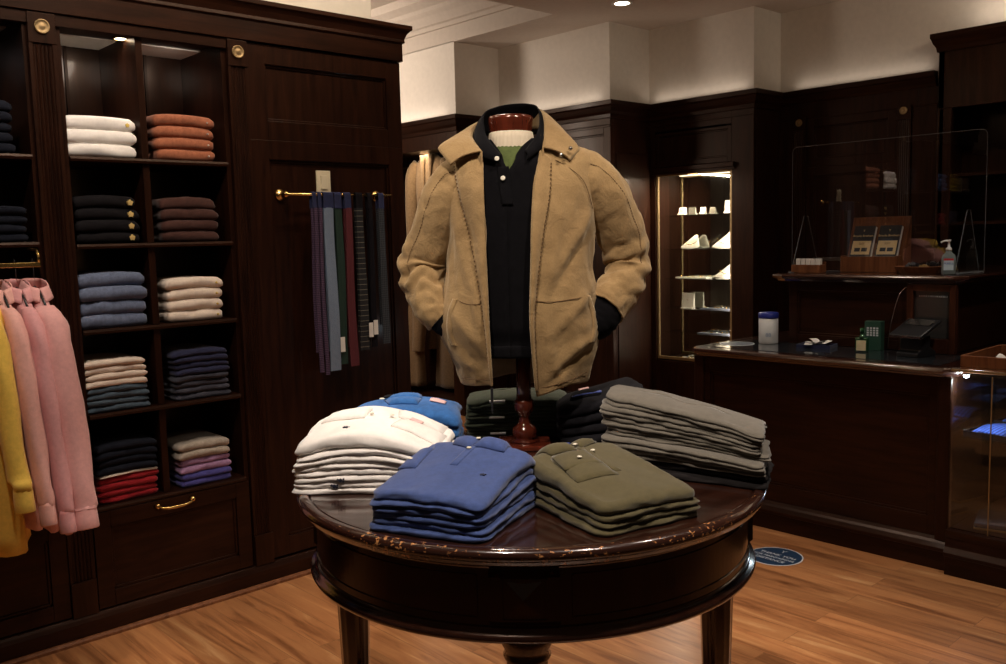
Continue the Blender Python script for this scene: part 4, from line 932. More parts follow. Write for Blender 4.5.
# ---- jacket
def suede():
    m, nt, b = new_mat('tan_suede'); v = coords(nt)
    n1 = noise_tex(nt, v, 7, 5, 0.65); n2 = noise_tex(nt, v, 260, 3, 0.7)
    c = ramp(nt, n1, [(0.3, srgb(128, 102, 68)), (0.7, srgb(156, 128, 88))])
    mx = N(nt, 'ShaderNodeMix', data_type='RGBA', blend_type='MULTIPLY'); mx.inputs[0].default_value = 0.35
    nt.links.new(c, mx.inputs[6]); nt.links.new(ramp(nt, n2, [(0.3, (0.6, 0.6, 0.6, 1)), (0.7, (1.15, 1.15, 1.15, 1))]), mx.inputs[7])
    nt.links.new(mx.outputs[2], b.inputs['Base Color']); b.inputs['Roughness'].default_value = 0.95; b.inputs['Sheen Weight'].default_value = 0.35; b.inputs['Sheen Tint'].default_value = (1, 0.85, 0.6, 1)
    b.inputs['Specular IOR Level'].default_value = 0.1
    a_ = N(nt, 'ShaderNodeMath', operation='MULTIPLY_ADD'); nt.links.new(noise_tex(nt, v, 22, 5, 0.6, 0.8), a_.inputs[0]); a_.inputs[1].default_value = 5.0
    nt.links.new(noise_tex(nt, v, 220, 3, 0.7), a_.inputs[2]); bump(nt, b, a_.outputs[0], 0.55, 0.0016); return m
M['suede'] = suede(); M['stitch'] = plain('dark_tan_seam', srgb(92, 64, 36), 0.9)
jk = thing('jacket', 'tan suede zip jacket displayed open on the dress form', 'jacket', FORM, FRZ)
j_rows = [(1.09, -.190, .200, .128, .11, -.095, .037), (1.11, -.196, .206, .132, .115, -.096, .034), (1.15, -.208, .217, .138, .12, -.098, .030), (1.22, -.238, .242, .146, .125, -.100, .024), (1.29, -.262, .250, .150, .13, -.102, .020), (1.36, -.250, .238, .150, .13, -.104, .024),
          (1.45, -.226, .221, .146, .13, -.105, .026), (1.55, -.215, .225, .142, .13, -.106, .028), (1.63, -.222, .232, .135, .128, -.107, .033), (1.70, -.228, .248, .124, .12, -.107, .040), (1.74, -.226, .252, .112, .11, -.107, .048), (1.765, -.212, .250, .104, .10, -.108, .056),
          (1.785, -.188, .236, .098, .092, -.108, .062), (1.805, -.155, .205, .092, .085, -.105, .064), (1.825, -.125, .160, .086, .08, -.100, .066), (1.845, -.108, .115, .080, .08, -.098, .066)]
def ridge(a, z, a0, z0, a1, z1, w_, h):
    """soft fold along a segment in (a, z)"""
    dx, dz = a1-a0, z1-z0; L2 = dx*dx+dz*dz; k = max(0, min(1, ((a-a0)*dx+(z-z0)*dz)/L2)); d = math.hypot(a-a0-k*dx, z-z0-k*dz)
    return h*math.exp(-(d/w_)**2)*(0.35+0.65*math.sin(PI*min(max(k, 0.02), 0.98)))
FOLDS = [(-.20, 1.68, -.16, 1.42, .014, .008), (-.185, 1.70, -.125, 1.50, .012, -.006), (-.21, 1.34, -.12, 1.22, .016, .008), (-.23, 1.29, -.13, 1.14, .014, -.007), (-.19, 1.20, -.12, 1.13, .013, .006), (-.15, 1.45, -.12, 1.2, .012, .005),
         (.21, 1.62, .10, 1.45, .016, .008), (.20, 1.56, .09, 1.38, .013, -.007), (.12, 1.60, .06, 1.36, .014, .006), (.21, 1.40, .08, 1.26, .017, .009), (.23, 1.27, .09, 1.16, .016, .010), (.22, 1.22, .08, 1.12, .013, -.008), (.06, 1.30, .10, 1.12, .012, .006), (.12, 1.36, .16, 1.20, .014, .007),
         (.10, 1.74, .09, 1.60, .012, .004)]
def jdisp(a, b, z):
    wx = a+0.02*nz(a*5, z*5, 9)
    d = 0.008*nz(a*6+1.3, b*6, z*2.6)+0.010*(0.5-abs(nz(wx*11, b*11+2, z*4.5)))+0.006*(0.5-abs(nz(wx*20+5, b*20, z*9)))+0.0016*nz(a*40, b*40, z*26)-0.006
    low = max(0, min(1, (1.35-z)/0.25)); d += 0.006*low*math.sin(a*42+z*9)*max(0, -b/0.12)
    if b < 0:
        for fo in FOLDS: d += ridge(a, z, *fo[:4], fo[4], fo[5])
    return d*1.25*min(1, max(0.25, (1.85-z)/0.08))
def jhem(a, b, z, k):
    if k < 0.25:
        off = (0.022 if a < 0 else (-0.005+0.20*max(0, a-0.03))); off += 0.006*math.sin(a*30+b*20); return z+off*(1-k/0.25)
    return z
mb = MB().grid(to_local(torso(j_rows, 150, 2.25, jdisp, 130, hem=jhem))); obj('body', mb, 'suede', jk, smooth=True, solid=0.005)
jf0 = front_b(j_rows, 2.25)
def jf(a, z): return jf0(a, z)-jdisp(a, -.13, z)
# waistband stitch along the hem, pocket welts and seams
def seam(pts, r=0.0011, off=0.0035, name='seam', mat='stitch'):
    sp = spline(pts, 30); obj(name, MB().tube([(a, jf(a, z)-off, Z(z)) for a, z in sp], r, 6), mat, jk, smooth=True)
seam([(-.185, 1.135), (-.15, 1.133), (-.10, 1.134)]); seam([(.036, 1.105), (.10, 1.118), (.16, 1.134), (.19, 1.144)])
seam([(.035, 1.365), (.09, 1.362), (.15, 1.368), (.20, 1.375)]); seam([(-.20, 1.375), (-.16, 1.36), (-.115, 1.362)])
for pts in ([(-.205, 1.375), (-.222, 1.33), (-.225, 1.27), (-.212, 1.235)], [(.20, 1.375), (.216, 1.33), (.222, 1.28), (.212, 1.235)]):
    sp = spline(pts, 24); sgn = 1 if pts[0][0] < 0 else -1
    rows = [[(a+sgn*lerp(0, 0.016, j/4), jf(a+sgn*lerp(0, 0.016, j/4), z)-0.003-0.005*math.sin(PI*(j+0.6)/5), Z(z)) for j in range(5)] for a, z in sp]
    obj('pocket_welt', MB().grid(rows), 'suede', jk, smooth=True, solid=0.003)
# facings folded back along both front edges
def facing(inner, outer, puff, name='facing'):
    nI, nO = spline(inner, 60), spline(outer, 60); rows = []
    for q, ((a0, z0), (a1, z1)) in enumerate(zip(nI, nO)):
        r = []
        for j in range(9):
            k = j/8; a, z = lerp(a0, a1, k), lerp(z0, z1, k); r.append((a, jf(a, z)-0.006-puff*math.sin(PI*min(1, k+0.12))*(0.4+0.6*math.sin(PI*q/59)), Z(z)))
        rows.append(r)
    obj(name, MB().grid(rows), 'suede', jk, smooth=True, solid=0.005)
    zt = MB()
    for q in range(2, 58):
        a1, z1 = nO[q]; zt.box(a1-0.0018, a1+0.0018, jf(a1, z1)-0.0115, jf(a1, z1)-0.004, Z(z1)-0.0022, Z(z1)+0.0022)
    obj('zipper', zt, 'stitch', jk)
facing([(-.104, 1.80), (-.104, 1.70), (-.103, 1.56), (-.101, 1.42), (-.099, 1.28), (-.096, 1.16), (-.0945, 1.118)], [(-.192, 1.775), (-.178, 1.68), (-.150, 1.56), (-.128, 1.42), (-.112, 1.28), (-.102, 1.16), (-.099, 1.118)], 0.014)
facing([(.062, 1.80), (.040, 1.69), (.030, 1.56), (.024, 1.42), (.020, 1.30), (.028, 1.16), (.033, 1.10)], [(.094, 1.775), (.086, 1.67), (.064, 1.55), (.045, 1.42), (.034, 1.30), (.036, 1.16), (.040, 1.10)], 0.012)
obj('zipper_pull', MB().box(-.100, -.092, -.150, -.146, Z(1.065), Z(1.115)).box(-.0985, -.0935, -.152, -.148, Z(1.04), Z(1.07)), 'black', jk, bevel=0.001)
# sleeves
def sleeve(pth, seed, name='sleeve', mat='suede', parent=None, wr=1.0, nseg=44, ns=90, elbow=0.55):
    sp = spline(pth, ns); mb = MB(); rows = []; pts = [Vector(p[:3]) for p in sp]
    u = None
    for i, (a, b, z, r) in enumerate(sp):
        tt = (pts[min(i+1, ns-1)]-pts[max(i-1, 0)]).normalized()
        if u is None: u = tt.cross(Vector((0, 1, 0))).normalized()
        u = (u-tt*u.dot(tt)).normalized(); v = tt.cross(u); k = i/(ns-1); row = []
        we = math.exp(-((k-elbow)/0.17)**2); wl = 0.35+0.65*k
        for j in range(nseg):
            an = 2*PI*j/nseg; ca, sa = math.cos(an), math.sin(an)
            ph = k*58*(1+0.15*nz(ca*1.1, sa*1.1, seed))+1.6*ca+2.2*nz(ca*1.4+seed, sa*1.4, k*3)
            d = wr*(we*0.010*math.sin(ph)*(0.6+0.5*nz(ca*2, sa*2, k*8+seed))+0.010*wl*(0.4-abs(nz(ca*1.8, sa*1.8, k*12+seed)))+0.006*(0.4-abs(nz(ca*3.0, sa*3.0, k*22+seed)))+0.006*nz(ca*1.5+4, sa*1.5, k*6+seed)-0.003)
            rr = r+d
            p = pts[i]+(u*ca+v*sa*0.93)*rr; row.append((p.x, p.y, p.z-TZ))
        rows.append(row)
    mb.grid(rows, True); return obj(name, mb, mat, parent or jk, smooth=True, solid=0.004), rows
LP_ = [(-.10, .0, 1.742, .070), (-.155, .0, 1.728, .078), (-.195, .004, 1.70, .082), (-.225, .01, 1.65, .079), (-.258, .03, 1.57, .074), (-.292, .05, 1.50, .074), (-.302, .045, 1.452, .071), (-.294, .02, 1.41, .064), (-.283, -.004, 1.372, .056), (-.268, -.016, 1.335, .052), (-.246, -.02, 1.312, .047)]
RP_ = [(.12, 0, 1.745, .068), (.18, 0, 1.735, .076), (.222, .004, 1.705, .080), (.262, .01, 1.66, .077), (.298, .03, 1.59, .073), (.322, .05, 1.52, .070), (.334, .05, 1.455, .064), (.318, .025, 1.408, .064), (.285, -.002, 1.365, .064), (.252, -.026, 1.328, .063)]
for (pth_, sd_, el_, sg_) in ((LP_, 2.3, 0.66, -1), (RP_, 7.9, 0.68, 1)):
    so_, rw_ = sleeve(pth_, sd_, elbow=el_)
    for tgt in (Vector((0.55*sg_, -0.8, 0.25)),):
        tgt.normalize(); line = []
        for r_ in rw_[8:62]:
            c_ = sum((Vector(p) for p in r_), Vector())/len(r_)
            best = max(r_, key=lambda p: (Vector(p)-c_).normalized().dot(tgt)); line.append(Vector(best)+(Vector(best)-c_).normalized()*0.0028)
        sm_ = [sum((line[max(0, min(len(line)-1, k+d))] for d in (-2, -1, 0, 1, 2)), Vector())/5 for k in range(len(line))]
        dash = MB()
        for k in range(0, len(sm_)-1): dash.tube([sm_[k], sm_[k].lerp(sm_[k+1], 0.62)], 0.0013, 6)
        obj('seam', dash, 'stitch', so_)
# raglan seams over the shoulders
for (pth, s_) in (([(-.135, -.088, 1.80), (-.178, -.078, 1.76), (-.214, -.062, 1.69), (-.245, -.045, 1.62)], -1), ([(.098, -.105, 1.78), (.165, -.108, 1.745), (.205, -.098, 1.70), (.228, -.082, 1.63), (.226, -.07, 1.55)], 1)):
    pass
seam([(.105, 1.772), (.15, 1.745), (.19, 1.705), (.215, 1.63)]); 
# black sleeve ends tucked into the pockets (parts of the polo)
sleeve([(-.258, -.018, 1.322, .040), (-.240, -.02, 1.308, .043), (-.222, -.022, 1.292, .040), (-.18, -.02, 1.268, .03)], 1.1, 'sleeve_end', bk, polo, 0.4, 28, 24)
sleeve([(.268, -.01, 1.35, .052), (.250, -.026, 1.318, .055), (.226, -.032, 1.287, .050), (.18, -.03, 1.262, .036)], 4.1, 'sleeve_end', bk, polo, 0.4, 28, 24)
# collar
fold = [(-.106, -.104, 1.800), (-.130, -.066, 1.835), (-.138, -.015, 1.862), (-.124, .045, 1.895), (-.07, .094, 1.925), (0.0, .104, 1.938), (.052, .084, 1.942), (.074, .03, 1.93), (.080, -.02, 1.90), (.078, -.062, 1.855), (.070, -.104, 1.806)]
leaf = [(-.200, -.090, 1.764), (-.217, -.078, 1.788), (-.234, -.058, 1.816), (-.222, -.03, 1.828), (-.198, .005, 1.838), (-.165, .06, 1.86), (-.09, .125, 1.868), (0.0, .135, 1.87), (.085, .115, 1.868), (.125, .06, 1.865), (.150, .0, 1.838), (.166, -.03, 1.822), (.178, -.055, 1.806), (.165, -.075, 1.786), (.148, -.096, 1.768)]
T, Lw = spline(fold, 80), spline(leaf, 80); rows = []
for q in range(13):
    k = q/12; bul = 0.009*math.sin(PI*k)**0.8
    rows.append([(lerp(a[0], b[0], k)+bul*(lerp(a[0], b[0], k))/0.14*0.5+0.003*nz(i*0.15, k*3, 1), lerp(a[1], b[1], k)+bul*lerp(a[1], b[1], k)/0.14*0.6, Z(lerp(a[2], b[2], k)+bul*0.9)) for i, (a, b) in enumerate(zip(T, Lw))])
cl = obj('collar', MB().grid(rows), 'suede', jk, smooth=True, solid=0.005)
rows = []
inn = [(a*1.02, b*1.0, z-0.06) for a, b, z in fold]
I = spline(inn, 80)
for q in range(5): k = q/4; rows.append([(lerp(a[0], b[0], k), lerp(a[1], b[1], k), Z(lerp(a[2], b[2], k))) for a, b in zip(T, I)])
obj('collar_stand', MB().grid(rows), 'suede', jk, smooth=True, solid=0.004)
for (a, b, z) in ((.150, -.098, 1.803), (.122, -.108, 1.784)):
    obj('snap', MB().lathe([(0.0001, -0.006), (0.004, -0.005), (0.006, -0.002), (0.0065, 0.003), (0.0001, 0.003)], (a, b-0.004, Z(z)), 16, 'Y'), 'chrome', cl, smooth=True, label='chrome snap')

# ================================================================== COUNTER
CX, CY0, CY1 = 4.15, 1.56, 2.90
t = thing('cash_desk', 'dark wood cash desk with framed front and polished edge', 'counter', (4.6, 2.2, 0))
mb = MB(); mb.box(CX+0.045, 5.15, CY0, CY1, 0.1, 0.885)
panel_X(mb, CX+0.008, CY0+0.0, CY1, 0.15, 0.885, 0.085, 0.014, 0.045)
panel_Y(mb, CY1-0.005, 4.2, 5.1, 0.15, 0.885)
obj('body', mb, 'wood_y', t, world=True, bevel=0.002)
obj('corner_post', MB().box(CX-0.004, CX+0.06, CY0-0.012, CY0+0.05, 0.13, 0.885), 'wood', t, world=True, bevel=0.008)
obj('corner_post', MB().box(CX-0.004, CX+0.06, CY1-0.05, CY1+0.012, 0.13, 0.885), 'wood', t, world=True, bevel=0.008)
ring = [(5.2, CY0-0.01), (CX+0.05, CY0-0.01), (CX, CY0+0.03), (CX, CY1-0.02), (CX+0.03, CY1+0.01), (5.2, CY1+0.01)]
ep = [(-0.02, 0.882), (0.012, 0.884), (0.016, 0.893), (0.028, 0.898), (0.032, 0.909), (0.026, 0.921), (0.012, 0.926), (-0.02, 0.926)]
obj('edge_moulding', MB().sweep(ring, ep), 'wood_gloss', t, world=True, smooth=False, bevel=0.002)
obj('worktop', MB().prism([(p[0]+0.012, lerp(p[1], 2.2, 0.012)) for p in ring], 'Z', 0.886, 0.924), 'wood_gloss', t, world=True)
obj('stone_inlay', MB().box(CX+0.07, 4.6, CY0+0.07, CY1-0.06, 0.9242, 0.9262), 'stone', t, world=True)
bp = [(0, 0), (0.02, 0), (0.02, 0.085), (0.032, 0.09), (0.034, 0.105), (0.022, 0.125), (0.01, 0.135), (0, 0.15)]
obj('plinth', MB().sweep([(5.1, CY1), (CX+0.01, CY1), (CX+0.01, CY0-0.02)], [(-o, z) for o, z in bp]).box(CX+0.01, 5.1, CY0, CY1, 0, 0.12), 'wood_y', t, world=True, bevel=0.002)
# riser and ledge
t = thing('counter_riser', 'raised dark wood cabinet with ledge at back of cash desk', 'counter', (4.9, 2.15, 0.926))
mb = MB().box(4.64, 5.3, 1.72, 2.60, 0.9275, 1.272); panel_X(mb, 4.61, 1.94, 2.60, 0.9275, 1.272, 0.05, 0.01, 0.035)
obj('body', mb, 'wood_y', t, world=True, bevel=0.002)
lp = [(-0.02, 1.272), (0.01, 1.272), (0.02, 1.285), (0.035, 1.29), (0.04, 1.3), (0.035, 1.309), (0.02, 1.313), (-0.02, 1.313)]
lr = [(5.9, 1.69), (4.62, 1.69), (4.585, 1.72), (4.585, 2.60), (4.62, 2.66), (5.9, 2.66)]
obj('ledge_edge', MB().sweep(lr, lp), 'wood_gloss', t, world=True, bevel=0.002)
obj('ledge_top', MB().prism([(4.60, 1.70), (5.9, 1.70), (5.9, 2.65), (4.60, 2.65)], 'Z', 1.275, 1.3115), 'wood_gloss', t, world=True)
LZ = 1.3125
obj('rear_body', MB().box(5.3, 5.85, 1.72, 2.60, 0.0, 1.272), 'wood_y', t, world=True)
# framed monitor in the riser
t = thing('monitor', 'wood-framed dark screen set against the counter riser', 'monitor', (4.60, 1.82, 0.927))
mb = MB(); mb.box(4.575, 4.608, 1.70, 1.73, 0.9275, 1.27).box(4.575, 4.608, 1.905, 1.935, 0.9275, 1.27).box(4.575, 4.608, 1.73, 1.905, 1.235, 1.27).box(4.575, 4.608, 1.73, 1.905, 0.9275, 1.0)
obj('frame', mb, wood('monitor_frame_wood', (0.02, 0.006, 0.003, 1), (0.06, 0.018, 0.008, 1), 0.35, 'Z', 0.2), t, world=True, bevel=0.002)
obj('screen', MB().box(4.595, 4.608, 1.731, 1.904, 1.001, 1.234), 'screen', t, world=True)
mb = MB(); rnd = random.Random(3)
for i in range(16):
    y = 1.885-i*0.0088; mb.box(4.5935, 4.5951, y-0.006, y-0.002+rnd.uniform(-0.002, 0.001), 1.205, 1.213)
obj('screen_text', mb, 'paper', t, world=True)

# glass screen on the ledge
t = thing('sneeze_guard', 'large clear acrylic screen standing on the counter ledge', 'screen', (4.86, 2.2, LZ))
pane = MB(); y0, y1, z0, z1, r = 1.675, 2.725, LZ+0.004, 2.025, 0.03; poly = []
for (cy, cz, a0) in ((y1-r, z1-r, 0), (y0+r, z1-r, PI/2)):
    for i in range(7): a = a0+PI/2*i/6; poly.append((cy+r*math.cos(a), cz+r*math.sin(a)))
poly += [(y0, z0), (y1, z0)]
pane.prism(poly, 'X', 4.857, 4.863); obj('pane', pane, 'acrylic', t, world=True)
M['edge'] = plain('polished_acrylic_edge', (0.16, 0.17, 0.18, 1), 0.2)
ep_ = [(4.86, a, b) for a, b in poly]
obj('polished_edge', MB().tube([ep_[-1]]+ep_, 0.0017, 6, cap=False), 'edge', t, world=True)
for yy in (2.64, 1.755):
    mb = MB().prism([(4.70, LZ+0.0005), (5.02, LZ+0.0005), (4.885, 1.63), (4.84, 1.63)], 'Y', yy-0.003, yy+0.003)
    fo = obj('foot', mb, 'acrylic', t, world=True)
    obj('foot_edge', MB().tube([(4.70, yy, LZ+0.003), (4.84, yy, 1.63), (4.885, yy, 1.63), (5.02, yy, LZ+0.003)], 0.002, 6), 'edge', fo, world=True)
    obj('foot_bar', MB().box(4.70, 5.02, yy-0.02, yy+0.02, LZ+0.0005, LZ+0.006), 'edge', t, world=True)

# small things on the ledge
def at_box(name, label, cat, x, y, z, rz=0.0, group=None): return thing(name, label, cat, (x, y, z), rz, group)
t = at_box('card_holder', 'small wooden box holding white cards at left end of ledge', 'box', 4.74, 2.555, LZ)
obj('box', MB().box(-0.04, 0.04, -0.085, 0.085, 0, 0.045).box(0.03, 0.04, -0.085, 0.085, 0.045, 0.06), 'lightwood', t, bevel=0.002)
for i in range(5): obj('card', MB().box(-0.012, 0.012, -0.075+i*0.03, -0.049+i*0.03, 0.045, 0.078), 'paper', t)
t = at_box('brochure_stand', 'sloping wooden stand holding two dark brochures', 'stand', 4.93, 2.26, LZ)
mb = MB()
mb.prism([(-0.11, 0), (0.10, 0), (0.10, 0.30), (0.085, 0.30), (-0.02, 0.055), (-0.05, 0.09), (-0.11, 0.09)], 'Y', -0.16, -0.145)
mb.prism([(-0.11, 0), (0.10, 0), (0.10, 0.30), (0.085, 0.30), (-0.02, 0.055), (-0.05, 0.09), (-0.11, 0.09)], 'Y', 0.145, 0.16)
mb.prism([(-0.11, 0), (-0.09, 0), (-0.09, 0.085), (-0.11, 0.085)], 'Y', -0.145, 0.145)
mb.prism([(-0.09, 0.0), (0.10, 0), (0.10, 0.30), (0.085, 0.30), (-0.04, 0.02), (-0.09, 0.02)], 'Y', -0.145, 0.145)
mb.v = [(x*0.8, y, z*1.0) for x, y, z in mb.v]
obj('frame', mb, 'lightwood', t, bevel=0.002)
def text_mesh(name, body, size, mat, parent, M4, extr=0.0006, font_x=1.0):
    c = bpy.data.curves.new(name, 'FONT'); c.body = body; c.size = size; c.extrude = extr; c.align_x = 'CENTER'; c.align_y = 'CENTER'
    o = bpy.data.objects.new(name+'_tmp', c); COL.objects.link(o)
    dg = bpy.context.evaluated_depsgraph_get(); me = bpy.data.meshes.new_from_object(o.evaluated_get(dg)); bpy.data.objects.remove(o)
    me.transform(Matrix.Scale(font_x, 4, (1, 0, 0))); me.transform(M4); me.materials.clear(); me.materials.append(M[mat] if isinstance(mat, str) else mat)
    q = bpy.data.objects.new(name, me); COL.objects.link(q); q.parent = parent; return q
c_tan = plain('tan_panel', (0.75, 0.56, 0.28, 1), 0.6); c_dark = plain('brochure_black', (0.012, 0.013, 0.018, 1), 0.4)
for i, (yy, lab) in enumerate(((0.072, 'dark brochure with gold panel, left of two in stand'), (-0.072, 'dark brochure with gold panel, right of two in stand'))):
    b = thing('brochure', lab, 'brochure', (4.93, 2.26+yy, LZ), 0, 'brochures in the wooden stand')
    tl = math.atan2(0.21, 0.235*0.8*0.55)
    # plane leaning back: origin low front
    T4 = Matrix.Translation((-0.035, 0, 0.055)) @ Matrix.Rotation(-0.42+PI/2, 4, 'Y').to_4x4()
    # build upright in (y,z) then lean about Y
    lean = Matrix.Rotation(0.40, 4, 'Y'); base = Matrix.Translation((-0.062, 0, 0.045))
    def up_box(x0, x1, y0, y1, z0, z1):
        m_ = MB().box(x0, x1, y0, y1, z0, z1); m_.v = [tuple((base @ lean) @ Vector(p)) for p in m_.v]; return m_
    obj('cover', up_box(0.0, 0.008, -0.058, 0.058, 0.0, 0.225), c_dark, b)
    obj('pages', up_box(0.008, 0.022, -0.060, 0.054, 0.0, 0.222), 'paper', b)
    obj('gold_panel', up_box(-0.001, 0.0, -0.052, 0.052, 0.055, 0.135), c_tan, b)
    obj('photo_strip', up_box(-0.0016, -0.001, -0.036, -0.004, 0.072, 0.094), c_dark, b); obj('photo_strip', up_box(-0.0016, -0.001, 0.004, 0.036, 0.072, 0.094), c_dark, b)
    face = base @ lean @ Matrix(((0, 0, -1, -0.0012), (-1, 0, 0, 0), (0, 1, 0, 0), (0, 0, 0, 1)))
    text_mesh('title_text', 'Brooks Brothers', 0.017, c_tan, b, face @ Matrix.Translation((0, 0.165, 0)))
    text_mesh('panel_text', 'SUIT', 0.016, 'brass_dull', b, face @ Matrix.Translation((0, 0.118, 0.001)))
    text_mesh('crest', 'Y', 0.018, c_tan, b, face @ Matrix.Translation((0, 0.195, 0)))
t = at_box('leather_tray', 'octagonal wooden tray of dark trinkets beside the sanitizer', 'tray', 4.80, 1.965, LZ)
prof = [(0.001, 0.0), (0.085, 0.0), (0.115, 0.035), (0.108, 0.037), (0.08, 0.007), (0.001, 0.007)]
tm = MB().lathe(prof, (0, 0, 0), 8, a0=PI/8); tm.v = [(x*0.85, y*1.15, z) for x, y, z in tm.v]
obj('tray', tm, 'lightwood', t)
rnd = random.Random(8)
for i in range(11):
    x, y = rnd.uniform(-0.05, 0.05), rnd.uniform(-0.075, 0.075); tk = at_box('wrapped_sweet', 'small dark wrapped item in the wooden tray', 'trinket', 4.80+x, 1.965+y, LZ+0.009+0.012*(i % 3), rnd.uniform(0, 3), 'dark wrapped items in the tray')
    mm = [c_dark, coal, 'black', F('deep_gold_foil', (120, 96, 50))][i % 4]
    obj('wrapper', MB().lathe([(0.001, -0.032), (0.013, -0.028), (0.005, -0.018), (0.014, -0.008), (0.016, 0.0), (0.014, 0.008), (0.005, 0.018), (0.013, 0.028), (0.001, 0.032)], (0, 0, 0.012), 8, 'X'), mm, tk)
t = at_box('hand_sanitizer', 'clear pump bottle of hand sanitizer on counter ledge', 'bottle', 4.70, 1.785, LZ, 1.94)
bm_ = MB(); rows = []
for (z, sx, sy) in ((0, 0.026, 0.017), (0.004, 0.030, 0.020), (0.075, 0.030, 0.020), (0.09, 0.026, 0.018), (0.1, 0.014, 0.014), (0.108, 0.012, 0.012)):
    rows.append([(sx*math.copysign(abs(math.cos(a))**0.6, math.cos(a)), sy*math.copysign(abs(math.sin(a))**0.6, math.sin(a)), z) for a in [2*PI*i/28 for i in range(28)]])
bm_.grid(rows, True); bm_.f += [tuple(range(28))[::-1], tuple(5*28+i for i in range(28))]
gel = plain('clear_gel_bottle', (0.35, 0.42, 0.42, 1), 0.12); gel.node_tree.nodes['Principled BSDF'].inputs['Transmission Weight'].default_value = 0.55
bm_.v = [(x*1.1, y*1.0, z*1.08) for x, y, z in bm_.v]
obj('bottle', bm_, gel, t, smooth=True)
obj('label', MB().box(-0.022, 0.022, 0.0195, 0.0212, 0.022, 0.072), plain('pale_blue_label', (0.45, 0.56, 0.62, 1), 0.5), t)
obj('label_band', MB().box(-0.022, 0.022, 0.0208, 0.0216, 0.070, 0.080), plain('red_band', (0.45, 0.03, 0.04, 1), 0.5), t)
text_mesh('label_text', 'PURELL', 0.013, plain('label_blue', (0.02, 0.04, 0.3, 1), 0.5), t, Matrix.Translation((0, 0.0216, 0.055)) @ Matrix(((-1, 0, 0, 0), (0, 0, 1, 0), (0, 1, 0, 0), (0, 0, 0, 1))))
pb = MB().lathe([(0.001, 0.112), (0.014, 0.112), (0.014, 0.122), (0.006, 0.126), (0.005, 0.15), (0.009, 0.15), (0.009, 0.158), (0.001, 0.16)], (0, 0, 0), 20)
pb.tube([(0, 0, 0.154), (0.018, 0, 0.155), (0.032, 0, 0.150), (0.036, 0, 0.146)], 0.004, 8); pb.v = [(x, y, z*1.12-0.006) for x, y, z in pb.v]; obj('pump', pb, 'white_pl', t, smooth=True)

# things on the cash desk
DZ = 0.9265
t = at_box('wipes_tub', 'white plastic tub with blue lid on the cash desk', 'tub', 4.52, 2.675, DZ)
obj('tub', MB().lathe([(0.001, 0), (0.050, 0), (0.053, 0.004), (0.053, 0.138), (0.05, 0.142), (0.001, 0.142)], (0, 0, 0), 36), 'white_pl', t, smooth=True)
obj('lid', MB().lathe([(0.001, 0.142), (0.054, 0.142), (0.056, 0.146), (0.056, 0.168), (0.052, 0.173), (0.001, 0.174)], (0, 0, 0), 36), 'blue_pl', t, smooth=True)
text_mesh('print', '88', 0.03, plain('faint_blue_print', (0.3, 0.38, 0.5, 1), 0.5), t, Matrix.Rotation(math.radians(30), 4, 'Z') @ Matrix.Translation((-0.0536, 0, 0.05)) @ Matrix(((0, 0, -1, 0), (-1, 0, 0, 0), (0, 1, 0, 0), (0, 0, 0, 1))))
t = at_box('counter_sticker', 'oval blue sticker with pale border on cash desk top', 'sticker', 4.40, 2.80, DZ+0.0002)
def ellipse_disc(mb, rx, ry, z0, z1, n=48): return mb.prism([(rx*math.cos(2*PI*i/n), ry*math.sin(2*PI*i/n)) for i in range(n)], 'Z', z0, z1)
c_dnavy = plain('sticker_navy', (0.012, 0.025, 0.06, 1), 0.35); c_pale = plain('sticker_white', (0.55, 0.58, 0.6, 1), 0.5)
obj('border', ellipse_disc(MB(), 0.095, 0.095, 0, 0.0008), c_pale, t); obj('face', ellipse_disc(MB(), 0.088, 0.088, 0.0008, 0.0012), c_dnavy, t)
t = at_box('receipt_tray', 'shallow navy tray holding loose white paper slips', 'tray', 4.50, 2.375, DZ, 0.15)
obj('tray', MB().box(-0.06, 0.06, -0.09, 0.09, 0, 0.004).box(-0.06, -0.054, -0.09, 0.09, 0.004, 0.018).box(0.054, 0.06, -0.09, 0.09, 0.004, 0.018).box(-0.054, 0.054, -0.09, -0.084, 0.004, 0.018).box(-0.054, 0.054, 0.084, 0.09, 0.004, 0.018), 'navy', t)
for i, (x, y, a) in enumerate(((-0.01, 0.03, 0.3), (0.0, -0.01, -0.5), (0.01, 0.0, 0.9))):
    s_ = at_box('paper_slip', ['curled white slip on left of navy tray', 'white slip in the middle of navy tray', 'uppermost white slip crossing navy tray'][i], 'paper', 4.50+x, 2.375+y, DZ+0.012+0.006*i, a, 'paper slips in the navy tray')
    obj('sheet', MB().grid([[(lerp(-0.07, 0.07, k/8), q, 0.008*math.sin(k*0.8+i)+0.008) for q in (-0.02, 0.02)] for k in range(9)]), 'paper', s_, solid=0.001)
t = at_box('perfume_box', 'dark green patterned carton behind the green bottle', 'box', 4.56, 2.09, DZ, 0.1)
c_gbox = plain('green_carton', (0.02, 0.06, 0.04, 1), 0.4)
obj('carton', MB().box(-0.025, 0.025, -0.042, 0.042, 0, 0.15), c_gbox, t, bevel=0.001)
mb = MB()
for i in range(4):
    for j in range(4): mb.box(-0.0262, -0.025, -0.028+i*0.016, -0.018+i*0.016, 0.075+j*0.012, 0.083+j*0.012)
obj('printed_pattern', mb, c_pale, t)
t = at_box('perfume_bottle', 'small green glass bottle with cream label on cash desk', 'bottle', 4.455, 2.105, DZ, 0.1)
gg = plain('green_glass', (0.015, 0.09, 0.03, 1), 0.06, coat=0.8); gg.node_tree.nodes['Principled BSDF'].inputs['Transmission Weight'].default_value = 0.4
mb = MB().box(-0.014, 0.014, -0.032, 0.032, 0, 0.075); obj('body', mb, gg, t, bevel=0.006)
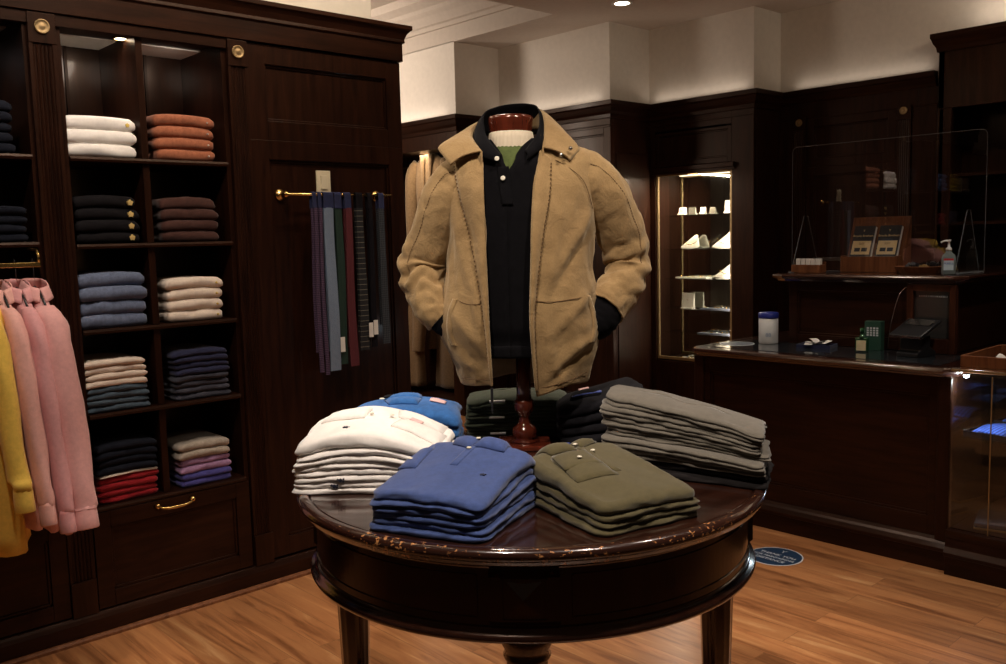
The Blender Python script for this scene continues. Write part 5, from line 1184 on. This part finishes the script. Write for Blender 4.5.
obj('neck', MB().lathe([(0.02, 0.072), (0.010, 0.082), (0.008, 0.098), (0.001, 0.098)], (0, 0, 0), 16), gg, t, smooth=True)
obj('cap', MB().lathe([(0.001, 0.096), (0.011, 0.096), (0.011, 0.122), (0.001, 0.123)], (0, 0, 0), 16), gg, t, smooth=True)
obj('label', MB().box(-0.0156, -0.0142, -0.024, 0.024, 0.008, 0.06), plain('cream_label', (0.6, 0.5, 0.3, 1), 0.6), t)
t = at_box('payment_terminal', 'black payment terminal on stand in front of the framed screen', 'terminal', 4.47, 1.84, DZ, -0.15)
obj('base', MB().prism([(-0.08, 0), (0.08, 0), (0.08, 0.02), (0.03, 0.045), (0.03, 0.10), (-0.05, 0.085), (-0.05, 0.03), (-0.08, 0.02)], 'Y', -0.055, 0.055), 'black', t, bevel=0.004)
obj('keypad', MB().prism([(-0.10, 0.092), (-0.10, 0.108), (0.07, 0.175), (0.07, 0.158)], 'Y', -0.085, 0.085), 'black', t, bevel=0.005)
obj('display', MB().prism([(0.0, 0.1490), (0.0, 0.1510), (0.055, 0.1725), (0.055, 0.1705)], 'Y', -0.065, 0.065), 'screen', t)
obj('trim', MB().prism([(-0.103, 0.094), (-0.103, 0.104), (-0.098, 0.106), (-0.098, 0.096)], 'Y', -0.08, 0.08), 'chrome', t)
t = at_box('power_cable', 'thin cable looping down the riser beside the framed screen', 'cable', 4.59, 1.95, DZ)
obj('cord', MB().tube(spline([(4.594, 2.035, DZ+0.01), (4.594, 2.02, 1.06), (4.593, 1.985, 1.20), (4.593, 1.955, 1.245), (4.59, 1.94, 1.25)], 24), 0.0018, 8), 'chrome', t, world=True, smooth=True)

# ================================================================== GLASS DISPLAY CASE (right)
t = thing('display_case', 'glass display counter with shelf of blue ties, right of the cash desk', 'display case', (4.4, 0.9, 0))
GX = 4.13; G0, G1 = -0.3, 1.545
obj('base', MB().box(GX, 4.9, G0, G1, 0.0, 0.2).box(GX-0.012, GX, G0, G1, 0.09, 0.2), 'wood_y', t, world=True, bevel=0.003)
obj('base_moulding', MB().sweep([(GX-0.01, G1), (GX-0.01, G0)], [(-o, z) for o, z in [(0, 0), (0.02, 0), (0.02, 0.085), (0.034, 0.09), (0.036, 0.105), (0.02, 0.13), (0.01, 0.17), (0.016, 0.185), (0.016, 0.205), (-0.03, 0.205), (-0.03, 0)]]), 'wood_y', t, world=True, bevel=0.002)
obj('front_glass', MB().box(GX+0.004, GX+0.01, G0, 1.20, 0.206, 0.905), 'glass', t, world=True)
obj('front_glass', MB().box(GX+0.004, GX+0.01, 1.205, G1, 0.206, 0.905), 'glass', t, world=True)
obj('top_glass', MB().box(GX-0.002, 4.88, G0, G1, 0.906, 0.916), 'glass', t, world=True)
obj('end_glass', MB().box(GX+0.012, 4.86, G1-0.008, G1-0.002, 0.206, 0.905), 'glass', t, world=True)
obj('back_panel', MB().box(4.865, 4.885, G0, G1, 0.206, 0.905), M['mirror'], t, world=True)
obj('glass_shelf', MB().box(GX+0.03, 4.84, G0, G1-0.02, 0.610, 0.618), 'glass_edge', t, world=True)
obj('frame_rail', MB().box(GX-0.003, GX+0.012, G0, G1, 0.918, 0.926).box(GX+0.0, GX+0.003, G1-0.17, G1-0.165, 0.206, 0.905), 'brass_dull', t, world=True)
obj('floor_panel', MB().box(GX+0.012, 4.86, G0, G1-0.01, 0.2005, 0.208), 'wood_y', t, world=True)
t = at_box('case_light', 'bright cool LED at the corner of the glass display case', 'light', 4.165, 1.495, 0.895)
obj('diode', MB().lathe([(0.001, 0.008), (0.012, 0.008), (0.012, 0.0), (0.008, -0.006), (0.001, -0.008)], (0, 0, 0), 16), 'led', t, smooth=True)
obj('mount', MB().box(-0.015, 0.015, -0.015, 0.03, 0.006, 0.0105), 'chrome', t)
lamp('case_lamp', 'POINT', (4.19, 1.47, 0.86), 3.5, (0.75, 0.9, 1.0), shadow_soft_size=0.02)
c_btie = stripes('blue_tie_silk', srgb(70, 104, 200), srgb(36, 56, 130), 60, 1, 0.45)
for i, (x, y) in enumerate(((4.33, 1.40), (4.64, 1.38), (4.33, 1.14), (4.64, 1.10), (4.34, 0.82))):
    lab = ['blue patterned tie in a dark tray at the corner of the glass shelf', 'blue patterned tie in dark tray behind the corner one', 'blue patterned tie in dark tray, second along the glass front', 'blue patterned tie in dark tray at back, second from the end', 'blue patterned tie in dark tray at the right frame edge'][i]
    b = at_box('tie_tray', lab, 'tray', x, y, 0.6185, -0.12, 'tie trays in the glass case')
    obj('tray', MB().box(-0.14, 0.14, -0.10, 0.10, 0, 0.006).box(-0.14, -0.134, -0.10, 0.10, 0.006, 0.025).box(0.134, 0.14, -0.10, 0.10, 0.006, 0.025).box(-0.134, 0.134, -0.10, -0.094, 0.006, 0.025).box(-0.134, 0.134, 0.094, 0.10, 0.006, 0.025), 'black', b)
    obj('tie', MB().grid([[(lerp(-0.125, 0.125, k/10), q, 0.02+0.012*math.sin(PI*k/10)+(0.005 if abs(q) < 0.05 else 0)) for q in (-0.07, -0.03, 0.03, 0.07)] for k in range(11)]), c_btie, b, smooth=True, solid=0.006)
for i, (x, y, sx, sy, h) in enumerate(((4.32, 1.40, 0.24, 0.17, 0.03), (4.34, 1.08, 0.25, 0.2, 0.05), (4.66, 1.36, 0.2, 0.2, 0.10))):
    b = at_box('wallet_box', ['flat dark box with brass edge on the case floor', 'dark box at right of the case floor', 'taller dark box at back of the case floor'][i], 'box', x, y, 0.209, 0.25, 'dark boxes inside the glass case')
    obj('box', MB().box(-sx/2, sx/2, -sy/2, sy/2, 0.008, h), c_slate, b, bevel=0.004); obj('edge', MB().box(-sx/2-0.002, sx/2+0.002, -sy/2-0.002, sy/2+0.002, 0, 0.0078), 'brass_dull', b)
t = at_box('counter_tray', 'wooden tray with pink and pale bits standing on the glass case', 'tray', 4.385, 1.295, 0.9265)
tm = MB().box(-0.24, 0.24, -0.22, 0.22, 0, 0.01)
for (a, b_, c, d) in ((-0.24, -0.228, -0.22, 0.22), (0.228, 0.24, -0.22, 0.22), (-0.228, 0.228, -0.22, -0.208), (-0.228, 0.228, 0.208, 0.22)): tm.box(a, b_, c, d, 0.01, 0.062)
obj('tray', tm, 'lightwood', t, bevel=0.003)
for i, (x, y, m_) in enumerate(((-0.12, 0.06, 'pink_label'), (-0.05, 0.12, 'paper'), (0.05, 0.03, 'paper'))):
    b = at_box('pocket_square', ['pink folded cloth in the wooden tray', 'white folded cloth at the left in the wooden tray', 'white folded cloth at the back of the wooden tray'][i], 'cloth', 4.385+x, 1.295+y, 0.937, 0.4*i, 'small cloths in the wooden tray')
    obj('cloth', MB().lathe([(0.03, 0.0), (0.034, 0.01), (0.02, 0.03), (0.006, 0.045), (0.001, 0.044)], (0, 0, 0), 12, fl=lambda a: 1+0.25*math.sin(3*a+i)), m_, b, smooth=True)

# floor sticker
t = thing('floor_sticker', 'round navy floor sticker with pale lettering behind the table', 'sticker', (3.80, 2.205, 0.0004), 0)
obj('border', ellipse_disc(MB(), 0.127, 0.127, 0, 0.001), c_pale, t); obj('face', ellipse_disc(MB(), 0.121, 0.121, 0.001, 0.0014), plain('navy_vinyl', (0.015, 0.035, 0.075, 1), 0.35), t)
for i, s_ in enumerate(('THANK YOU', 'FOR MAINTAINING', 'DISTANCE')):
    text_mesh('lettering', s_, 0.032 if i != 1 else 0.024, c_pale, t, Matrix.Rotation(-PI/2, 4, 'Z') @ Matrix.Translation((0.0, 0.02-0.037*i, 0.0016)), 0.0002)
text_mesh('crest', 'Y', 0.04, c_pale, t, Matrix.Rotation(-PI/2, 4, 'Z') @ Matrix.Translation((0, 0.075, 0.0016)), 0.0002)

# ================================================================== JEWELLERY SHOWCASE
t = thing('jewellery_showcase', 'lit glass showcase with brass frame built into the back wall', 'showcase', (6.25, 4.3, 0.5))
VX, V0, V1, VZ0, VZ1 = 6.11, 3.935, 4.655, 0.51, 2.035
mb = MB().box(VX, VX+0.02, V0, V0+0.018, VZ0, VZ1).box(VX, VX+0.02, V1-0.018, V1, VZ0, VZ1).box(VX, VX+0.02, V0+0.018, V1-0.018, VZ1-0.018, VZ1).box(VX, VX+0.02, V0+0.018, V1-0.018, VZ0, VZ0+0.025)
obj('frame', mb, 'brass_dull', t, world=True, bevel=0.002)
obj('glass_door', MB().box(VX+0.006, VX+0.012, V0+0.019, V1-0.019, VZ0+0.026, VZ1-0.019), 'glass', t, world=True)
mb = MB().box(VX+0.02, 6.66, V0-0.004, V0, VZ0, VZ1).box(VX+0.02, 6.66, V1, V1+0.004, VZ0, VZ1).box(VX+0.02, 6.66, V0, V1, VZ0-0.02, VZ0).box(VX+0.02, 6.66, V0, V1, VZ1, VZ1+0.01)
mb = MB().box(VX+0.02, 6.29, V0-0.004, V0, VZ0, VZ1).box(VX+0.02, 6.29, V1, V1+0.004, VZ0, VZ1).box(VX+0.02, 6.29, V0, V1, VZ0-0.006, VZ0).box(VX+0.02, 6.29, V0, V1, VZ1, VZ1+0.006)
obj('carcass', mb, 'wood', t, world=True)
obj('mirror_back', MB().box(6.285, 6.29, V0, V1, VZ0, VZ1), 'mirror', t, world=True)
SHV = [1.70, 1.42, 1.18, 0.93, 0.73]
for z in SHV: obj('glass_shelf', MB().box(6.15, 6.275, V0+0.004, V1-0.004, z-0.007, z), 'glass_edge', t, world=True)
obj('light_strip', MB().box(6.15, 6.18, V0+0.03, V1-0.03, VZ1-0.008, VZ1-0.001), emit('strip_glow', (1.0, 0.8, 0.55, 1), 4), t, world=True)
lamp('showcase_lamp', 'AREA', (6.19, 4.30, 2.02), 26.0, (1.0, 0.86, 0.68), (6.21, 4.30, 0), shape='RECTANGLE', size=0.08, size_y=0.6)
lamp('showcase_side_fill', 'AREA', (6.15, 3.97, 1.15), 6.0, (1.0, 0.9, 0.78), (6.24, 4.4, 1.15), shape='RECTANGLE', size=0.02, size_y=1.3)  # added fill for the dim lower shelves, without a fixture
c_bust = fabric('cream_velvet', srgb(200, 190, 172), 0.08)
def bust(y, z, s, lab):
    b = at_box('necklace_bust', lab, 'necklace display', 6.215, y, z+0.001, 0, 'necklace displays in the showcase')
    rows = []
    for i in range(9):
        k = i/8; zz = 0.10*k*s; wd = s*(0.10*math.cos(k*1.2)**0.8*(1-0.55*k)+0.008); th = s*(0.035*(1-k*0.6)); rows.append([(th*math.cos(a)+0.01*k, wd*math.sin(a)-0.06*s*k, zz+0.015*math.cos(a)) for a in [2*PI*j/20 for j in range(20)]])
    mb = MB().grid(rows, True); mb.f += [tuple(range(20))[::-1], tuple(8*20+j for j in range(20))]; mb.v = [(x, y_, z_+0.015) for x, y_, z_ in mb.v]
    o = obj('bust', mb, c_bust, b, smooth=True)
    pts = [(-0.045*s*(1-0.3*abs(k)), 0.07*s*k-0.03*s, 0.05*s-0.03*s*(1-k*k)+0.02) for k in [i/8-1 for i in range(17)]]
    mb = MB()
    for p in pts: mb.lathe([(0.0005, -0.004), (0.003, -0.003), (0.004, 0), (0.003, 0.003), (0.0005, 0.004)], p, 8)
    obj('necklace', mb, 'brass', o, smooth=True)
bust(4.07, 1.42, 1.1, 'large cream necklace bust at right on second glass shelf'); bust(4.40, 1.42, 0.85, 'smaller cream necklace bust at left on second glass shelf')
bust(4.05, 1.18, 1.1, 'cream necklace bust at right on third glass shelf')
def small(name, lab, cat, y, z, mbf, mat, grp): 
    b = at_box(name, lab, cat, 6.21, y, z+0.001, 0, grp); obj('stand', mbf, mat, b, bevel=0.002); return b
for i, (y, z, h, w_, lab) in enumerate(((4.47, 1.70, 0.06, 0.035, 'small cream jewellery stand at left on top glass shelf'), (4.27, 1.70, 0.055, 0.025, 'small cream jewellery stand in middle of top glass shelf'), (4.02, 1.70, 0.10, 0.045, 'tall cream jewellery stand at right on top glass shelf'), (4.42, 0.93, 0.13, 0.06, 'open cream jewellery box on fourth glass shelf'))):
    b = small('jewellery_stand', lab, 'jewellery stand', y, z, MB().prism([(-0.02, 0), (0.02, 0), (0.02, 0.01), (0.012, h), (0.006, h), (-0.005, 0.01), (-0.02, 0.01)], 'Y', -w_, w_), c_bust, 'jewellery stands in the showcase')
    obj('jewel', MB().lathe([(0.0005, -0.003), (0.005, -0.002), (0.005, 0.002), (0.0005, 0.003)], (-0.002, 0, h*0.55), 8), 'brass', b)
for i, (z, y, lab) in enumerate(((0.93, 4.12, 'black tray of gold cufflinks on fourth glass shelf'), (0.73, 4.15, 'black tray of cufflinks on the fifth glass shelf'), (1.18, 4.36, 'cream tray of cufflinks on third glass shelf'), (0.51, 4.35, 'pale tray of gold bracelets on the showcase floor'))):
    b = at_box('jewellery_tray', lab, 'tray', 6.21, y, z+0.001, 0, 'jewellery trays in the showcase')
    obj('pad', MB().box(-0.045, 0.045, -0.15, 0.15, 0, 0.012), c_slate if i < 2 else c_bust, b, bevel=0.003)
    rnd = random.Random(i+5); 
    for q in range(8):
        x, yy = rnd.uniform(-0.03, 0.03), -0.13+q*0.036
        obj('cufflink', MB().lathe([(0.0005, 0), (0.008, 0), (0.009, 0.005), (0.005, 0.009), (0.0005, 0.01)], (x, yy, 0.012), 10), 'brass' if q % 3 else 'chrome', b, smooth=True)

# ================================================================== SUITS IN THE ALCOVE
lamp('alcove_lamp', 'AREA', (5.22, 6.7, 2.33), 7.0, (1.0, 0.82, 0.6), (5.35, 6.7, 0.5), shape='RECTANGLE', size=0.1, size_y=0.9)
t = thing('alcove_rail', 'brass rail with hooks high in the suit alcove', 'rail', (5.45, 6.7, 2.27))
obj('bar', MB().tube([(5.45, 6.15, 2.25), (5.45, 7.52, 2.25)], 0.012, 10), 'brass', t, world=True, smooth=True)
for y in (6.42, 6.62): obj('hook', MB().tube([(5.45, y, 2.24), (5.44, y-0.01, 2.29), (5.42, y, 2.31), (5.40, y, 2.28)], 0.008, 8).lathe([(0.001, -0.02), (0.02, -0.015), (0.022, 0), (0.02, 0.015), (0.001, 0.02)], (5.40, y, 2.30), 12), 'brass', t, world=True, smooth=True)
c_tan1 = F('camel_wool', (122, 98, 70)); c_tan2 = F('brown_tweed', (98, 76, 52)); c_plaid = stripes('rust_plaid', srgb(130, 56, 34), srgb(70, 40, 30), 26, 2, 0.4)
def coat(name, y, z1, z0, hw, mat, lab, sleeves=True, x=5.36, cat='coat', rz=0.0):
    t = thing(name, lab, cat, (x, y, z1), rz, 'suits hanging in the alcove')
    L = z0-z1; rows = []; n = 26
    for i in range(n+1):
        k = i/n; zz = L*k; w_ = interp([(0, 0.06), (0.03, 0.10), (0.08, hw*0.86), (0.14, hw*0.92), (0.4, hw*0.8), (1, hw)], k)[0]; d = interp([(0, 0.04), (0.1, 0.06), (0.5, 0.075), (1, 0.09)], k)[0]
        rows.append([(-d*math.copysign(abs(math.sin(a))**0.8, math.sin(a))+0.012*k*math.sin(6*a+i*0.05), w_*math.copysign(abs(math.cos(a))**0.9, math.cos(a)), zz) for a in [2*PI*j/40 for j in range(40)]])
    mb = MB().grid(rows, True); mb.f += [tuple(range(40))[::-1], tuple(n*40+j for j in range(40))]
    obj('body', mb, mat, t, smooth=True)
    for s_ in (-1, 1):
        lp = MB().grid([[(-0.062-0.012*math.sin(PI*j/4)-0.01*k, s_*(0.02+(0.065*(1-k)+0.0)*j/4+0.01), lerp(-0.03, L*0.42, k)) for j in range(5)] for k in [i/8 for i in range(9)]])
        obj('lapel', lp, mat, t, smooth=True, solid=0.008)
        if sleeves:
            sp = spline([(-0.0, s_*hw*0.75, -0.09, 0.055), (-0.02, s_*hw*0.95, -0.2, 0.075), (-0.03, s_*hw*1.02, -0.45, 0.07), (-0.05, s_*hw*0.98, -0.7, 0.06), (-0.055, s_*hw*0.96, -0.78, 0.058)], 16)
            obj('sleeve', MB().tube([p[:3] for p in sp], [p[3] for p in sp], 14), mat, t, smooth=True)
    obj('hanger', MB().tube([(0.0, -0.16, -0.09), (0, -0.08, -0.02), (0, 0, 0.01), (0, 0.08, -0.02), (0, 0.16, -0.09)], 0.015, 8).tube([(0, 0, 0.0), (0, 0, 0.06), (0.04, 0, 0.08), (0.06, 0, 0.06)], 0.006, 8).box(-0.03, -0.015, -0.03, 0.03, -0.02, 0.03), 'black', t, smooth=False)
    return t
coat('suit_jacket', 6.66, 2.36, 1.15, 0.27, c_tan1, 'camel wool suit jacket hanging at upper left of the alcove')
coat('overcoat', 6.62, 1.28, 0.14, 0.22, c_tan2, 'long brown tweed coat hanging below the camel jacket', x=5.50)
coat('overcoat', 6.98, 1.28, 0.16, 0.17, c_tan1, 'tan wool coat hanging beside the brown tweed coat', x=5.30, sleeves=True)
coat('sport_coat', 7.22, 1.25, 0.55, 0.14, c_plaid, 'rust checked garment hanging at the left side of the alcove', False, x=5.5)

# ================================================================== RIGHT BACK: tall cabinet
t = thing('tall_cabinet', 'taller dark wood cabinet with cornice at the far right', 'cabinet', (6.4, 1.0, 0))
mb = MB().box(6.36, 6.40, -0.6, 2.51, 2.33, 2.72).box(6.36, 6.74, 2.47, 2.51, 0, 2.72).box(6.70, 6.74, -0.6, 2.5, 0, 2.72).box(6.36, 6.40, 2.42, 2.50, 0, 2.33).box(6.36, 6.7, -0.6, 2.5, 0, 0.9).box(6.36, 6.40, 1.35, 1.45, 0.9, 2.33).box(6.36, 6.7, -0.6, 2.5, 2.70, 2.72)
obj('body', mb, 'wood', t, world=True, bevel=0.003)
obj('cornice', MB().sweep([(6.36, -0.6), (6.36, 2.51), (6.74, 2.51)], [(0, 2.70), (0.01, 2.70), (0.015, 2.73), (0.03, 2.755), (0.04, 2.785), (0.045, 2.79), (0.045, 2.82), (-0.1, 2.82)]), 'wood_y', t, world=True, bevel=0.002)
for z in (1.25, 1.58, 1.9): obj('shelf', MB().box(6.40, 6.70, 1.45, 2.42, z-0.02, z), 'wood_y', t, world=True)
# ================================================================== DOWNLIGHT FIXTURES, LAST TWO ADDED AS FILL
for i, (x, y, z, p, cone, aim) in enumerate(DOWN):
    lab = 'recessed round ceiling downlight, the one visible near the top edge' if i == 0 else 'recessed round ceiling downlight above the shop floor, outside the frame, some added as fill'
    t = thing('downlight', lab, 'ceiling light', (x, y, z), 0, 'recessed downlights')
    obj('ring', MB().lathe([(0.055, 0.0), (0.075, 0.0), (0.078, -0.004), (0.07, -0.007), (0.055, -0.004)], (0, 0, 0), 32, cap=False), 'white_pl', t, smooth=True)
    obj('lens', MB().lathe([(0.001, -0.0035), (0.054, -0.0035), (0.054, -0.0005), (0.001, -0.0005)], (0, 0, 0), 32), 'lamp_glow', t)
